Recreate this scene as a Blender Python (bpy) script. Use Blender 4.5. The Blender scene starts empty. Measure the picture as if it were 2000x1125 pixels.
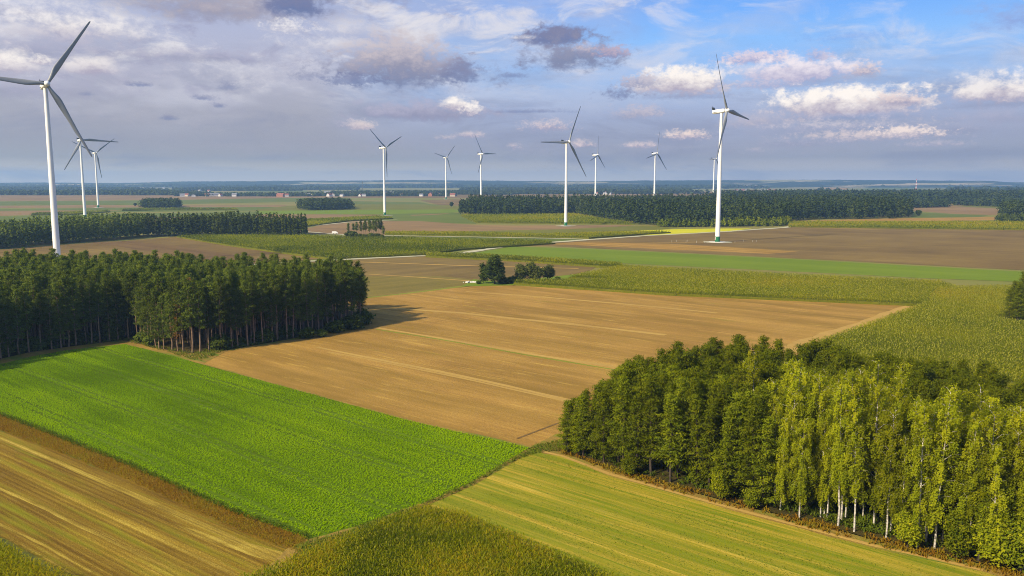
import bpy, math, random
import numpy as np
from mathutils import Matrix, Vector

R = np.random.default_rng(11)
random.seed(5)
SC = bpy.context.scene
C = SC.collection
PITCH = math.radians(7.35)
FPX = 1620.0            # focal length in photo pixels (photo 2000 wide)
CAMH = 50.0

# ------------------------------------------------------------------ helpers
def G(px, py):
    """ground point seen at a photo pixel (flat ground z = 0)"""
    xc = (px - 1000.0) / FPX
    yc = -(py - 562.5) / FPX
    dy = math.cos(PITCH) + yc * math.sin(PITCH)
    dz = -math.sin(PITCH) + yc * math.cos(PITCH)
    t = -CAMH / dz
    return (xc * t, dy * t)

def GP(pts):
    return np.array([G(*p) for p in pts])

def proj(x, y, z):
    z = z - CAMH
    d = y * math.cos(PITCH) - z * math.sin(PITCH)
    u = y * math.sin(PITCH) + z * math.cos(PITCH)
    return 1000 + FPX * x / d, 562.5 - FPX * u / d

def at_x(px, y):
    """ground x for a photo column at depth y"""
    return (px - 1000.0) / FPX * (y * math.cos(PITCH) + CAMH * math.sin(PITCH))

def srgb(r, g, b):
    f = lambda c: (c / 12.92 if c <= 0.04045 else ((c + 0.055) / 1.055) ** 2.4)
    return (f(r / 255), f(g / 255), f(b / 255), 1.0)

def inside(P, poly):
    x, y = P[:, 0], P[:, 1]
    r = np.zeros(len(P), bool)
    n = len(poly)
    for i in range(n):
        x1, y1 = poly[i]; x2, y2 = poly[(i + 1) % n]
        if y1 == y2:
            continue
        c = ((y1 > y) != (y2 > y)) & (x < (x2 - x1) * (y - y1) / (y2 - y1) + x1)
        r ^= c
    return r

def dist_line(P, line):
    d = np.full(len(P), 1e9)
    for a, b in zip(line[:-1], line[1:]):
        ab = b - a
        t = np.clip(((P - a) @ ab) / (ab @ ab), 0, 1)
        d = np.minimum(d, np.hypot(*(P - a - t[:, None] * ab).T))
    return d

_tab = R.random((256, 256))
def vnoise(P, s):
    """smooth value noise in 0..1, feature size s metres"""
    q = P / s + 1000.0
    i = np.floor(q).astype(int); f = q - i
    f = f * f * (3 - 2 * f)
    g = lambda a, b: _tab[(i[:, 0] + a) % 256, (i[:, 1] + b) % 256]
    return (g(0, 0) * (1 - f[:, 0]) + g(1, 0) * f[:, 0]) * (1 - f[:, 1]) + (g(0, 1) * (1 - f[:, 0]) + g(1, 1) * f[:, 0]) * f[:, 1]

def fbm(P, s, o=3):
    v = 0; w = 0
    for k in range(o):
        v = v + vnoise(P + 37.0 * k, s / 2 ** k) / 2 ** k; w += 1 / 2 ** k
    return v / w

def grid_pts(poly, sx, sy=None, ang=0.0, jit=0.35, rng=R):
    """points of a jittered grid inside a ground polygon"""
    sy = sy or sx
    c, s = math.cos(ang), math.sin(ang)
    rot = np.array([[c, s], [-s, c]])
    q = poly @ rot.T
    lo, hi = q.min(0), q.max(0)
    xs = np.arange(lo[0], hi[0], sx); ys = np.arange(lo[1], hi[1], sy)
    g = np.stack(np.meshgrid(xs, ys), -1).reshape(-1, 2)
    g = g + (rng.random(g.shape) - .5) * 2 * jit * np.array([sx, sy])
    g = g @ rot
    return g[inside(g, poly)]

def mesh_np(name, V, F, mats, tint=None, midx=None, smooth=False):
    """V (n,3); F (m,4) quads or list of such"""
    me = bpy.data.meshes.new(name)
    V = np.ascontiguousarray(V, np.float32); F = np.ascontiguousarray(F, np.int32)
    k = F.shape[1]
    me.vertices.add(len(V)); me.vertices.foreach_set('co', V.ravel())
    me.loops.add(F.size); me.loops.foreach_set('vertex_index', F.ravel())
    me.polygons.add(len(F))
    me.polygons.foreach_set('loop_start', np.arange(0, F.size, k, dtype=np.int32))
    me.polygons.foreach_set('loop_total', np.full(len(F), k, np.int32))
    if smooth:
        me.polygons.foreach_set('use_smooth', np.ones(len(F), bool))
    for m in mats:
        me.materials.append(m)
    if midx is not None:
        me.polygons.foreach_set('material_index', np.ascontiguousarray(midx, np.int32))
    if tint is not None:
        a = me.attributes.new('tint', 'FLOAT', 'FACE')
        a.data.foreach_set('value', np.ascontiguousarray(tint, np.float32))
    me.update(calc_edges=True)
    return me

def link(name, me, parent=None, loc=None):
    o = bpy.data.objects.new(name, me); C.objects.link(o)
    if parent is not None:
        o.parent = parent
    if loc is not None:
        o.location = loc
    return o

def empty(name, loc, rz=0.0):
    o = bpy.data.objects.new(name, None); C.objects.link(o)
    o.location = loc; o.rotation_euler = (0, 0, rz); o.empty_display_size = .5
    return o

def tag(o, label=None, cat=None, group=None, kind=None):
    if label: o['label'] = label
    if cat: o['category'] = cat
    if group: o['group'] = group
    if kind: o['kind'] = kind
    return o

class MB:
    """collects polygons of any size into one mesh"""
    def __init__(s): s.v = []; s.f = []; s.m = []; s.sm = []
    def add(s, vs, fs, mi=0, sm=False):
        o = len(s.v); s.v += [tuple(p) for p in vs]
        for f in fs:
            s.f.append([i + o for i in f]); s.m.append(mi); s.sm.append(sm)
    def box(s, c, d, mi=0, rz=0.0):
        cx, cy, cz = c; x, y, z = d[0] / 2, d[1] / 2, d[2] / 2
        k, q = math.cos(rz), math.sin(rz)
        vs = [(cx + k * a * x - q * b * y, cy + q * a * x + k * b * y, cz + e * z) for e in (-1, 1) for a, b in ((-1, -1), (1, -1), (1, 1), (-1, 1))]
        s.add(vs, [(3, 2, 1, 0), (4, 5, 6, 7), (0, 1, 5, 4), (1, 2, 6, 5), (2, 3, 7, 6), (3, 0, 4, 7)], mi)
    def tube(s, pts, rad, n=8, mi=0, cap=True, sm=True):
        pts = [Vector([float(c) for c in p]) for p in pts]; rad = [float(r) for r in rad]
        rings = []
        for i, p in enumerate(pts):
            t = (pts[min(i + 1, len(pts) - 1)] - pts[max(i - 1, 0)]).normalized()
            a = t.cross(Vector((0.31, 0.95, 0.07)) if abs(t.z) > .5 else Vector((0, 0, 1))).normalized(); b = t.cross(a)
            rings.append([p + rad[i] * (math.cos(2 * math.pi * k / n) * a + math.sin(2 * math.pi * k / n) * b) for k in range(n)])
        vs = [v for r in rings for v in r]
        fs = []
        for i in range(len(pts) - 1):
            for k in range(n):
                fs.append((i * n + k, i * n + (k + 1) % n, (i + 1) * n + (k + 1) % n, (i + 1) * n + k))
        s.add(vs, fs, mi, sm)
        if cap:
            o = (len(pts) - 1) * n
            s.add(vs[o:], [list(range(n))], mi); s.add(vs[:n], [list(range(n))[::-1]], mi)
    def mesh(s, name, mats):
        me = bpy.data.meshes.new(name)
        me.from_pydata(s.v, [], s.f)
        for m in mats: me.materials.append(m)
        me.polygons.foreach_set('material_index', s.m)
        me.polygons.foreach_set('use_smooth', s.sm)
        me.update(); return me

# ------------------------------------------------------------------ materials
def new_mat(name):
    m = bpy.data.materials.new(name); m.use_nodes = True
    nt = m.node_tree; nt.nodes.clear()
    out = nt.nodes.new('ShaderNodeOutputMaterial')
    return m, nt, out

def N(nt, t, **kw):
    n = nt.nodes.new(t)
    for k, v in kw.items():
        if k.startswith('i_'):
            key = k[2:]
            n.inputs[int(key) if key.isdigit() else key].default_value = v
        else:
            setattr(n, k, v)
    return n

def ramp(nt, stops, interp='LINEAR'):
    r = nt.nodes.new('ShaderNodeValToRGB'); e = r.color_ramp.elements
    r.color_ramp.interpolation = interp
    while len(e) < len(stops): e.new(0.5)
    for k, (p, c) in enumerate(stops):
        e[k].position = p; e[k].color = tuple(c[:3]) + (1.0,)
    return r

def math_n(nt, op, a, b=None, clamp=False):
    n = nt.nodes.new('ShaderNodeMath'); n.operation = op; n.use_clamp = clamp
    for i, v in enumerate((a, b)):
        if v is None: continue
        if isinstance(v, (int, float)): n.inputs[i].default_value = v
        else: nt.links.new(v, n.inputs[i])
    return n.outputs[0]

def noise(nt, vec, scale, detail=3, rough=.55, dist=0.0):
    n = N(nt, 'ShaderNodeTexNoise', i_Scale=scale, i_Detail=detail, i_Roughness=rough, i_Distortion=dist)
    nt.links.new(vec, n.inputs['Vector']); return n.outputs[0]

def field_mat(name, stops, ang=0.0, patch=60., streak=(60., 2.5), fine=1.2, w=(.45, .35, .35), bump=.35, bdist=.25, rough=.95, marks=None, furrow=None, mstretch=7.0):
    """soil / crop surface: large patches, streaks along the rows (ang, radians), fine grain. stops on 0..1"""
    m, nt, out = new_mat(name); L = nt.links.new
    tc = N(nt, 'ShaderNodeTexCoord').outputs['Object']
    mp = N(nt, 'ShaderNodeMapping'); mp.inputs['Rotation'].default_value = (0, 0, -ang); L(tc, mp.inputs['Vector'])
    rot = mp.outputs[0]
    st = N(nt, 'ShaderNodeMapping'); st.inputs['Scale'].default_value = (1 / streak[0], 1 / streak[1], 1); L(rot, st.inputs['Vector'])
    n1 = noise(nt, tc, 1 / patch, 4)
    n2 = noise(nt, st.outputs[0], 1.0, 4, .65)
    n3 = noise(nt, tc, 1 / fine, 3, .7)
    st2 = N(nt, 'ShaderNodeMapping'); st2.inputs['Scale'].default_value = (1 / (streak[0] * 2.3), 1 / (streak[1] * 4.5), 1); L(rot, st2.inputs['Vector'])
    n4 = noise(nt, st2.outputs[0], 1.0, 3, .6)
    v = math_n(nt, 'MULTIPLY_ADD', n1, w[0]); nt.nodes[-1].inputs[2].default_value = .5 - .5 * (w[0] + 1.6 * w[1] + w[2])
    a = nt.nodes.new('ShaderNodeMath'); a.operation = 'MULTIPLY_ADD'; L(n2, a.inputs[0]); a.inputs[1].default_value = w[1]; L(v, a.inputs[2])
    d = nt.nodes.new('ShaderNodeMath'); d.operation = 'MULTIPLY_ADD'; L(n4, d.inputs[0]); d.inputs[1].default_value = w[1] * .6; L(a.outputs[0], d.inputs[2])
    b = nt.nodes.new('ShaderNodeMath'); b.operation = 'MULTIPLY_ADD'; L(n3, b.inputs[0]); b.inputs[1].default_value = w[2]; L(d.outputs[0], b.inputs[2])
    val = b.outputs[0]
    hgt = n3
    if furrow:      # (spacing, strength): regular drill rows
        sep = N(nt, 'ShaderNodeSeparateXYZ'); L(rot, sep.inputs[0])
        wob = math_n(nt, 'MULTIPLY', n4, .8)
        ph = math_n(nt, 'ADD', math_n(nt, 'MULTIPLY', sep.outputs[1], 2 * math.pi / furrow[0]), wob)
        sn = math_n(nt, 'SINE', ph)
        amp = math_n(nt, 'MULTIPLY', sn, math_n(nt, 'MULTIPLY', n2, furrow[1]))
        val = math_n(nt, 'ADD', val, amp)
        hgt = math_n(nt, 'ADD', hgt, math_n(nt, 'MULTIPLY', sn, furrow[1] * 1.2))
    r = ramp(nt, [(p_, (c_[0], c_[1], c_[2] * .55)) for p_, c_ in stops]); L(val, r.inputs[0])
    col = r.outputs[0]
    if marks:       # blotches of another colour: (colour, scale, threshold, softness)
        for (mc, ms, th, so) in marks:
            st3 = N(nt, 'ShaderNodeMapping'); st3.inputs['Scale'].default_value = (1 / (ms * mstretch), 1 / ms, 1); st3.inputs['Location'].default_value = (3.7, 1.3, ms); L(rot, st3.inputs['Vector'])
            nm = noise(nt, st3.outputs[0], 1.0, 5, .6)
            mr = N(nt, 'ShaderNodeMapRange'); mr.inputs[1].default_value = th - so; mr.inputs[2].default_value = th + so; L(nm, mr.inputs[0])
            mx = N(nt, 'ShaderNodeMix', data_type='RGBA'); L(mr.outputs[0], mx.inputs[0]); L(col, mx.inputs[6]); mx.inputs[7].default_value = (mc[0], mc[1], mc[2] * .55, 1)
            col = mx.outputs[2]
    bs = N(nt, 'ShaderNodeBsdfPrincipled', i_Roughness=rough); bs.inputs['Specular IOR Level'].default_value = .1
    L(col, bs.inputs['Base Color'])
    bp = N(nt, 'ShaderNodeBump', i_Strength=bump, i_Distance=bdist); L(hgt, bp.inputs['Height']); L(bp.outputs[0], bs.inputs['Normal'])
    L(bs.outputs[0], out.inputs[0])
    return m

def leaf_mat(name, stops, trans=.3, objvar=.25, tcol=1.3):
    """foliage: colour by the clump's own tint and, a little, by the plant"""
    m, nt, out = new_mat(name); L = nt.links.new
    at = N(nt, 'ShaderNodeAttribute'); at.attribute_name = 'tint'
    r = ramp(nt, [(p_, (c_[0], c_[1], c_[2] * .6)) for p_, c_ in stops]); L(at.outputs['Fac'], r.inputs[0])
    oi = N(nt, 'ShaderNodeObjectInfo')
    k = math_n(nt, 'MULTIPLY_ADD', oi.outputs['Random'], 2 * objvar); nt.nodes[-1].inputs[2].default_value = 1 - objvar
    mx = N(nt, 'ShaderNodeVectorMath', operation='SCALE'); L(r.outputs[0], mx.inputs[0]); L(k, mx.inputs['Scale'])
    d = N(nt, 'ShaderNodeBsdfDiffuse'); L(mx.outputs[0], d.inputs[0])
    t = N(nt, 'ShaderNodeBsdfTranslucent')
    sc = N(nt, 'ShaderNodeVectorMath', operation='MULTIPLY'); L(mx.outputs[0], sc.inputs[0]); sc.inputs[1].default_value = (tcol, tcol * 1.1, tcol * .6); L(sc.outputs[0], t.inputs[0])
    ms = N(nt, 'ShaderNodeMixShader', i_0=trans); L(d.outputs[0], ms.inputs[1]); L(t.outputs[0], ms.inputs[2]); L(ms.outputs[0], out.inputs[0])
    return m

def plain_mat(name, col, rough=.6, var=.0, scale=2.0, spec=.3, col2=None):
    m, nt, out = new_mat(name); L = nt.links.new
    bs = N(nt, 'ShaderNodeBsdfPrincipled', i_Roughness=rough); bs.inputs['Specular IOR Level'].default_value = spec
    if col2 is None: col2 = tuple(c * (1 - var) for c in col[:3])
    tc = N(nt, 'ShaderNodeTexCoord').outputs['Object']
    n = noise(nt, tc, scale, 4, .6)
    r = ramp(nt, [(.35, col2), (.65, col)]); L(n, r.inputs[0]); L(r.outputs[0], bs.inputs['Base Color'])
    L(bs.outputs[0], out.inputs[0])
    return m

def direction(p, q):
    a, b = G(*p), G(*q)
    return math.atan2(b[1] - a[1], b[0] - a[0])

A_GOLD = direction((620, 680), (1150, 790))
A_GREEN = direction((400, 705), (1030, 870))
A_STUB = direction((0, 860), (560, 1100))
A_RIGHT = direction((1100, 900), (1900, 1120))
A_MID = direction((715, 580), (925, 556))
A_FAR = direction((1200, 488), (1990, 528))

# ------------------------------------------------------------------ ground, fields, roads
_z = [0.0]
def edge_noise(poly, step, amp):
    out = []
    n = len(poly)
    for i in range(n):
        a, b = poly[i], poly[(i + 1) % n]
        d = np.hypot(*(b - a)); k = max(1, min(60, int(d / step)))
        for j in range(k):
            p = a + (b - a) * j / k
            if j: p = p + (R.random(2) - .5) * 2 * amp
            out.append(p)
    return np.array(out)

def field(name, px, m, amp=None, ground=None):
    poly = GP(px) if ground is None else np.array(ground, float)
    dist = max(60, np.median(np.hypot(poly[:, 0], poly[:, 1])))
    poly2 = edge_noise(poly, dist * .02, dist * .0012 if amp is None else amp)
    _z[0] += .004
    me = bpy.data.meshes.new(name)
    a = np.roll(poly2, -1, 0); area = (poly2[:, 0] * a[:, 1] - a[:, 0] * poly2[:, 1]).sum()
    if area < 0: poly2 = poly2[::-1]
    me.from_pydata([(x, y, _z[0]) for x, y in poly2], [], [list(range(len(poly2)))])
    me.materials.append(m)
    o = link(name, me); tag(o, kind='structure')
    return poly

def strip(name, px, width, m, ground=None):
    """a road or track of even width along a line of photo points"""
    p = GP(px) if ground is None else np.array(ground, float)
    q = [p[0]]
    for a, b in zip(p[:-1], p[1:]):
        k = max(1, min(40, int(np.hypot(*(b - a)) / 8)))
        q += [a + (b - a) * j / k for j in range(1, k + 1)]
    q = np.array(q); t = np.gradient(q, axis=0); t /= np.hypot(*t.T)[:, None]
    nrm = np.stack([-t[:, 1], t[:, 0]], -1)
    jit = (R.random((len(q), 2)) - .5) * width * .25
    l = q + nrm * (width / 2 + jit[:, :1]); r = q - nrm * (width / 2 + jit[:, 1:])
    _z[0] += .004
    V = np.concatenate([np.c_[l, np.full(len(l), _z[0])], np.c_[r, np.full(len(r), _z[0])]])
    n = len(q); F = np.array([(i + n, i + n + 1, i + 1, i) for i in range(n - 1)])
    o = link(name, mesh_np(name, V, F, [m])); tag(o, kind='structure')

# materials of the soil and crops
S = lambda *c: [(i / (len(c) - 1) * .7 + .15, k) for i, k in enumerate(c)]
M_base = field_mat('farmland', S((.10, .12, .035), (.14, .16, .05), (.20, .16, .08), (.23, .17, .10)), 0, 260, (500, 60), 9, (.6, .5, .15), .2)
M_gold = field_mat('golden_soil', S((.18, .10, .044), (.28, .16, .062), (.345, .205, .084), (.44, .28, .115)), A_GOLD, 38, (22, .8), .5, (.95, .5, .8), .7, .2,
                   marks=[((.19, .18, .02), 5, .70, .08), ((.20, .12, .040), 9, .52, .14), ((.42, .27, .10), 1.6, .68, .10)], furrow=(2.4, .02), mstretch=9.)
M_brown = field_mat('brown_soil', S((.075, .047, .026), (.125, .082, .046), (.175, .118, .062), (.26, .18, .085)), A_FAR, 70, (110, 6), 1.4, (.75, .6, .45), .4, .3)  # brown soil, darkened in colour to stand in for cloud shade
M_brown_mid = field_mat('brown_soil_middle', S((.075, .048, .028), (.125, .086, .048), (.175, .122, .062), (.24, .17, .08)), A_MID, 55, (120, 5), 1.3, (.6, .55, .3), .4, .3)  # same soil for the middle fields, cloud shade put into its colour
M_mauve = field_mat('mauve_soil', S((.115, .07, .054), (.17, .11, .085), (.225, .145, .105), (.29, .19, .13)), A_FAR, 120, (200, 14), 3, (.55, .5, .25), .3, .3)
M_plough = field_mat('ploughed_soil', S((.075, .045, .03), (.11, .068, .047), (.15, .095, .062), (.20, .13, .085)), direction((230, 475), (520, 512)), 40, (60, 2.6), 1.2, (.4, .7, .4), .8, .5)
M_green = field_mat('green_crop_soil', S((.035, .06, .003), (.06, .10, .003), (.09, .15, .003), (.13, .20, .004)), A_GREEN, 45, (40, 1.2), .45, (.4, .35, .5), .6, .2, furrow=(2.2, .12))
M_lime = field_mat('lime_grass', S((.075, .115, .010), (.105, .155, .012), (.135, .185, .015), (.18, .215, .025)), A_FAR, 60, (140, 6), 2, (.4, .4, .25), .3, .2)
M_olivebrown = field_mat('olive_brown_soil', S((.08, .062, .026), (.125, .10, .036), (.165, .13, .048), (.21, .16, .07)), A_MID, 45, (90, 4), 1.3, (.6, .6, .4), .4, .3)
M_meadow = field_mat('meadow', S((.06, .082, .022), (.085, .112, .027), (.11, .135, .034), (.15, .155, .05)), A_FAR, 130, (260, 15), 4, (.5, .5, .25), .3, .3)
M_olive = field_mat('olive_crop', S((.075, .08, .02), (.11, .112, .027), (.14, .138, .03), (.18, .17, .045)), A_FAR, 90, (170, 6), 2, (.5, .45, .35), .5, .4)
M_rape = field_mat('yellow_crop', S((.28, .31, .01), (.40, .39, .012), (.48, .44, .014), (.54, .49, .02)), 0, 60, (120, 8), 3, (.4, .4, .3), .3, .3)
M_stub = field_mat('stubble', S((.065, .034, .006), (.15, .09, .014), (.25, .165, .03), (.46, .34, .10)), A_STUB, 16, (70, .42), .24, (.35, .8, .8), .8, .15,
                   marks=[((.10, .055, .010), 4.0, .55, .14), ((.17, .165, .012), 2.2, .62, .10)], furrow=(.95, .10), mstretch=14.)
M_right = field_mat('mown_grass', S((.15, .15, .018), (.27, .21, .03), (.37, .265, .055), (.49, .35, .10)), A_RIGHT, 14, (90, .7), .26, (.4, .75, .8), .8, .12,
                    marks=[((.13, .165, .008), .8, .54, .10), ((.14, .165, .010), 2.4, .53, .12)], furrow=(3.2, .16), mstretch=30.)
M_verge = field_mat('dry_verge', S((.07, .04, .006), (.13, .075, .010), (.19, .115, .016), (.27, .18, .03)), A_STUB, 12, (9, 1.2), .3, (.5, .4, .6), .9, .2,
                    marks=[((.10, .11, .02), 2.2, .62, .06)])
M_margin = field_mat('field_margin', S((.12, .075, .03), (.20, .13, .05), (.27, .18, .065), (.36, .25, .10)), A_RIGHT, 12, (9, 1.0), .35, (.5, .4, .6), .9, .2,
                     marks=[((.13, .16, .025), 2.4, .55, .07)])
M_cornfloor = field_mat('corn_floor', S((.05, .035, .015), (.09, .06, .02), (.12, .075, .025), (.15, .10, .03)), 0, 12, (9, .75), .3, (.4, .4, .5), .8, .2)
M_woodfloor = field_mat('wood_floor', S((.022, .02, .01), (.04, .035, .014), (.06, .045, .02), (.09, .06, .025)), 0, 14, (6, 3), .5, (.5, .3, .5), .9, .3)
M_road = field_mat('gravel', S((.28, .26, .31), (.36, .34, .41), (.42, .40, .48), (.49, .47, .56)), 0, 30, (40, 3), .8, (.4, .4, .3), .2, .05)
M_track = field_mat('sandy_track', S((.22, .135, .06), (.31, .195, .088), (.38, .245, .112), (.46, .31, .15)), A_GOLD, 30, (40, .8), .6, (.4, .5, .4), .4, .08)
M_balk = field_mat('grass_balk', S((.11, .12, .025), (.15, .17, .03), (.19, .20, .035), (.26, .22, .06)), A_GOLD, 12, (12, .8), .5, (.5, .4, .5), .8, .2)

# the ground sheet
gm = MB(); nseg = 96
ring = [(10600 * math.cos(2 * math.pi * k / nseg), 10600 * math.sin(2 * math.pi * k / nseg), 0.0) for k in range(nseg)]
gm.add(ring, [list(range(nseg))])
tag(link('ground', gm.mesh('ground', [M_base])), kind='structure')

XL, XR = -700, 2700
# --- far fields, back to front
field('field', [(XL, 383), (-200, 382), (560, 378), (720, 380), (760, 386), (300, 391), (XL, 396)], M_mauve)
field('field', [(560, 379), (1000, 376), (1250, 378), (1420, 380), (1420, 384), (900, 387), (700, 386)], M_brown)
field('field', [(1000, 374), (1420, 374), (1430, 380), (1010, 381)], M_mauve)
field('meadow', [(XL, 397), (0, 393.5), (300, 391.2), (600, 386), (690, 386), (640, 393), (300, 400), (XL, 405)], M_meadow)
field('field', [(XL, 405), (0, 402), (160, 400.5), (300, 401), (560, 401), (560, 404), (270, 405), (XL, 409)], M_mauve)
field('field', [(-50, 409), (300, 405), (560, 404), (560, 411), (460, 412), (60, 416), (-300, 414)], M_meadow)
field('field', [(XL, 412), (0, 412), (110, 411), (240, 411), (110, 417), (0, 422), (XL, 424)], M_mauve)
field('meadow', [(0, 441), (XL, 446), (XL, 425), (0, 422), (110, 420), (440, 414), (600, 412), (600, 420), (380, 428), (240, 433), (120, 439)], M_meadow)
field('field', [(370, 428), (600, 417), (720, 415), (760, 420), (600, 432), (420, 441), (240, 448), (240, 432)], M_olive)
field('field', [(240, 427), (300, 424), (400, 425), (430, 427), (380, 432), (300, 439), (230, 440)], M_mauve)
field('meadow', [(560, 402), (690, 399), (860, 399), (905, 404), (900, 409), (560, 415), (480, 412)], M_olive)
field('meadow', [(690, 393), (820, 395), (860, 402), (690, 406), (640, 410)], M_meadow)
field('field', [(670, 399), (830, 399), (850, 404), (690, 409), (640, 408)], M_olive)
field('meadow', [(500, 412), (690, 410), (885, 409), (905, 413), (885, 415), (760, 418), (600, 419), (500, 418)], M_lime)
field('meadow', [(760, 418), (885, 415), (910, 418), (935, 428), (930, 437), (860, 436), (760, 432), (600, 436), (590, 432)], M_meadow)
field('field', [(800, 420), (880, 416.5), (860, 419), (805, 421.5)], M_mauve)
field('field', [(500, 419), (640, 418.5), (760, 420), (745, 424), (600, 428), (500, 424)], M_mauve)
field('field', [(895, 400), (900, 390), (1000, 386), (950, 396)], M_brown)
field('field', [(820, 391), (900, 389), (940, 392), (900, 402), (855, 400)], M_brown)
# behind the wood on the right
field('field', [(1775, 405), (1780, 411), (1860, 418), (1950, 420), (1960, 408), (1990, 406), (1980, 402), (1870, 399)], M_mauve)
field('meadow', [(1780, 413), (1800, 415), (1930, 421), (1900, 426), (1780, 425)], M_meadow)
field('meadow', [(1850, 402), (1960, 408), (2300, 415), (2300, 405), (1960, 400)], M_olive)
field('field', [(1530, 432), (1770, 426), (1940, 424), (1960, 430), (1530, 436)], M_gold)

# --- middle distance
field('field', [(560, 455), (640, 437), (700, 431), (820, 432), (935, 440), (1100, 442), (1110, 447), (1150, 455), (740, 461), (660, 458)], M_mauve)
field('field', [(1000, 441), (1210, 439), (1240, 441), (1160, 445), (1060, 450)], M_mauve)
field('field', [(1140, 447), (1240, 441), (1330, 443), (1280, 450), (1190, 459), (1050, 462), (830, 459), (900, 452)], M_olive)
field('meadow', [(740, 462), (1060, 465), (1155, 468), (1100, 472), (1060, 474), (800, 468), (745, 470)], M_meadow)
field('yellow_field', [(1210, 452), (1330, 447.5), (1400, 446.5), (1470, 446.5), (1440, 450), (1350, 457), (1260, 460)], M_rape)
field('field', [(1000, 479), (1150, 468), (1250, 461), (1420, 452), (1535, 444), (1600, 443), (2000, 449), (XR, 458), (XR, 560), (2000, 528), (1500, 502), (1200, 487), (1080, 481)], M_brown)
field('field', [(1130, 473), (1300, 476), (1420, 482), (1560, 492), (1500, 496), (1300, 487), (1120, 479), (1060, 477)], M_gold)
field('green_field', [(890, 500), (1000, 482), (1080, 484), (1200, 489), (1500, 504), (2000, 531), (XR, 563), (XR, 590), (2000, 551), (1840, 545), (1500, 528), (1210, 514), (1000, 500)], M_lime)
# left middle
field('field', [(-500, 540), (-500, 500), (0, 488), (110, 479), (240, 471), (345, 463), (440, 480), (640, 505), (480, 518), (400, 530), (0, 560)], M_brown)
field('ploughed_field', [(175, 473), (250, 471), (340, 480), (440, 495), (530, 512), (485, 518), (400, 512), (345, 505), (330, 497)], M_plough)
field('field', [(-200, 590), (300, 560), (480, 519), (640, 509), (830, 501), (1000, 508), (1170, 520), (1110, 545), (1000, 557), (925, 557), (715, 584), (600, 640), (0, 640)], M_brown_mid)
field('field', [(600, 560), (720, 540), (860, 540), (935, 547), (925, 556), (715, 580)], M_olivebrown)
# golden field
field('golden_field', [(385, 707), (430, 690), (560, 664), (700, 640), (640, 600), (715, 582), (925, 559), (1000, 558), (1300, 577), (1500, 586), (1805, 599), (1700, 640), (1562, 684), (1600, 720), (1300, 840),
                       (1095, 850), (1042, 876), (800, 822), (600, 767), (395, 712)], M_gold)
strip('field_track', [(735, 600), (900, 612), (1100, 632), (1300, 655)], 3.0, M_track)
strip('field_track', [(910, 570), (1050, 580), (1250, 597), (1400, 612)], 2.2, M_track)
strip('field_track', [(618, 679), (700, 695), (900, 735), (1150, 791)], 1.6, M_track)
strip('field_track', [(640, 688), (700, 699), (900, 739), (1150, 795)], 1.0, M_track)
strip('field_track', [(735, 641), (860, 661), (1050, 695), (1230, 722)], 2.2, M_track)
strip('grass_balk', [(735, 644), (860, 664), (1050, 698), (1230, 728)], 1.1, M_balk)
strip('grass_balk', [(715, 582), (800, 573), (925, 557), (1000, 556)], 3.0, M_balk)
strip('field_track', [(1535, 688), (1560, 676), (1672, 640), (1790, 600)], 8, M_track)
strip('field_track', [(720, 536), (800, 541), (930, 550)], 2.0, M_track)
strip('field_track', [(700, 512), (900, 519), (1130, 525)], 3.0, M_track)
strip('dark_soil_strip', [(1010, 858), (1090, 828)], .5, M_plough)  # thin strip in the dark plough colour at the field corner
field('grass_bank', [(900, 560), (925, 546), (980, 552), (1180, 530), (1240, 545), (1100, 548), (1000, 558)], M_lime)
# front
field('green_field', [(-200, 760), (0, 712), (60, 697), (130, 684), (245, 672), (300, 686), (360, 701), (395, 713), (600, 767), (800, 822), (1036, 876), (1010, 893), (920, 945), (820, 990), (700, 1031), (600, 1056),
                      (450, 1000), (250, 911), (100, 851), (0, 813), (-130, 765)], M_green)
field('wood_edge', [(-300, 780), (0, 713), (60, 698), (130, 685), (245, 673), (300, 687), (395, 713), (440, 688), (560, 667), (712, 641), (712, 625), (600, 640), (400, 670), (250, 650), (0, 680), (-300, 740)], M_margin)
field('stubble_field', [(-160, 760), (0, 842), (100, 880), (250, 940), (450, 1032), (585, 1085), (545, 1115), (400, 1260), (160, 1140), (60, 1082), (0, 1050), (-200, 950), (-400, 840)], M_stub)
M_swath = field_mat('straw_swath', S((.10, .062, .012), (.20, .135, .03), (.32, .23, .06), (.46, .36, .12)), A_STUB, 7, (40, .4), .22, (.5, .9, 1.0), .8, .12, furrow=(.95, .10))
field('straw_swath', [(-60, 829), (0, 854), (100, 896), (250, 959), (420, 1033), (520, 1078), (515, 1086), (400, 1037), (240, 965), (100, 904), (0, 862), (-60, 837)], M_swath, .12)
field('straw_swath', [(330, 1022), (420, 1050), (480, 1062), (530, 1076), (574, 1086), (552, 1098), (510, 1094), (440, 1070), (380, 1048)], M_swath, .15)
field('straw_swath', [(-40, 937), (60, 979), (200, 1046), (330, 1111), (326, 1115), (194, 1051), (55, 984), (-45, 941)], M_swath, .12)
field('straw_swath', [(0, 1024), (90, 1067), (180, 1119), (175, 1121), (86, 1070), (-5, 1027)], M_swath, .1)
field('dry_verge', [(-160, 752), (-40, 796), (0, 812), (100, 850), (250, 910), (450, 999), (600, 1055), (590, 1086), (450, 1034), (250, 942), (100, 882), (0, 844), (-40, 826)], M_verge)
field('grass_margin', [(560, 1075), (600, 1056), (700, 1030), (820, 986), (900, 1005), (1000, 1048), (1300, 1190), (900, 1340), (400, 1340), (500, 1130)], M_margin)
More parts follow.
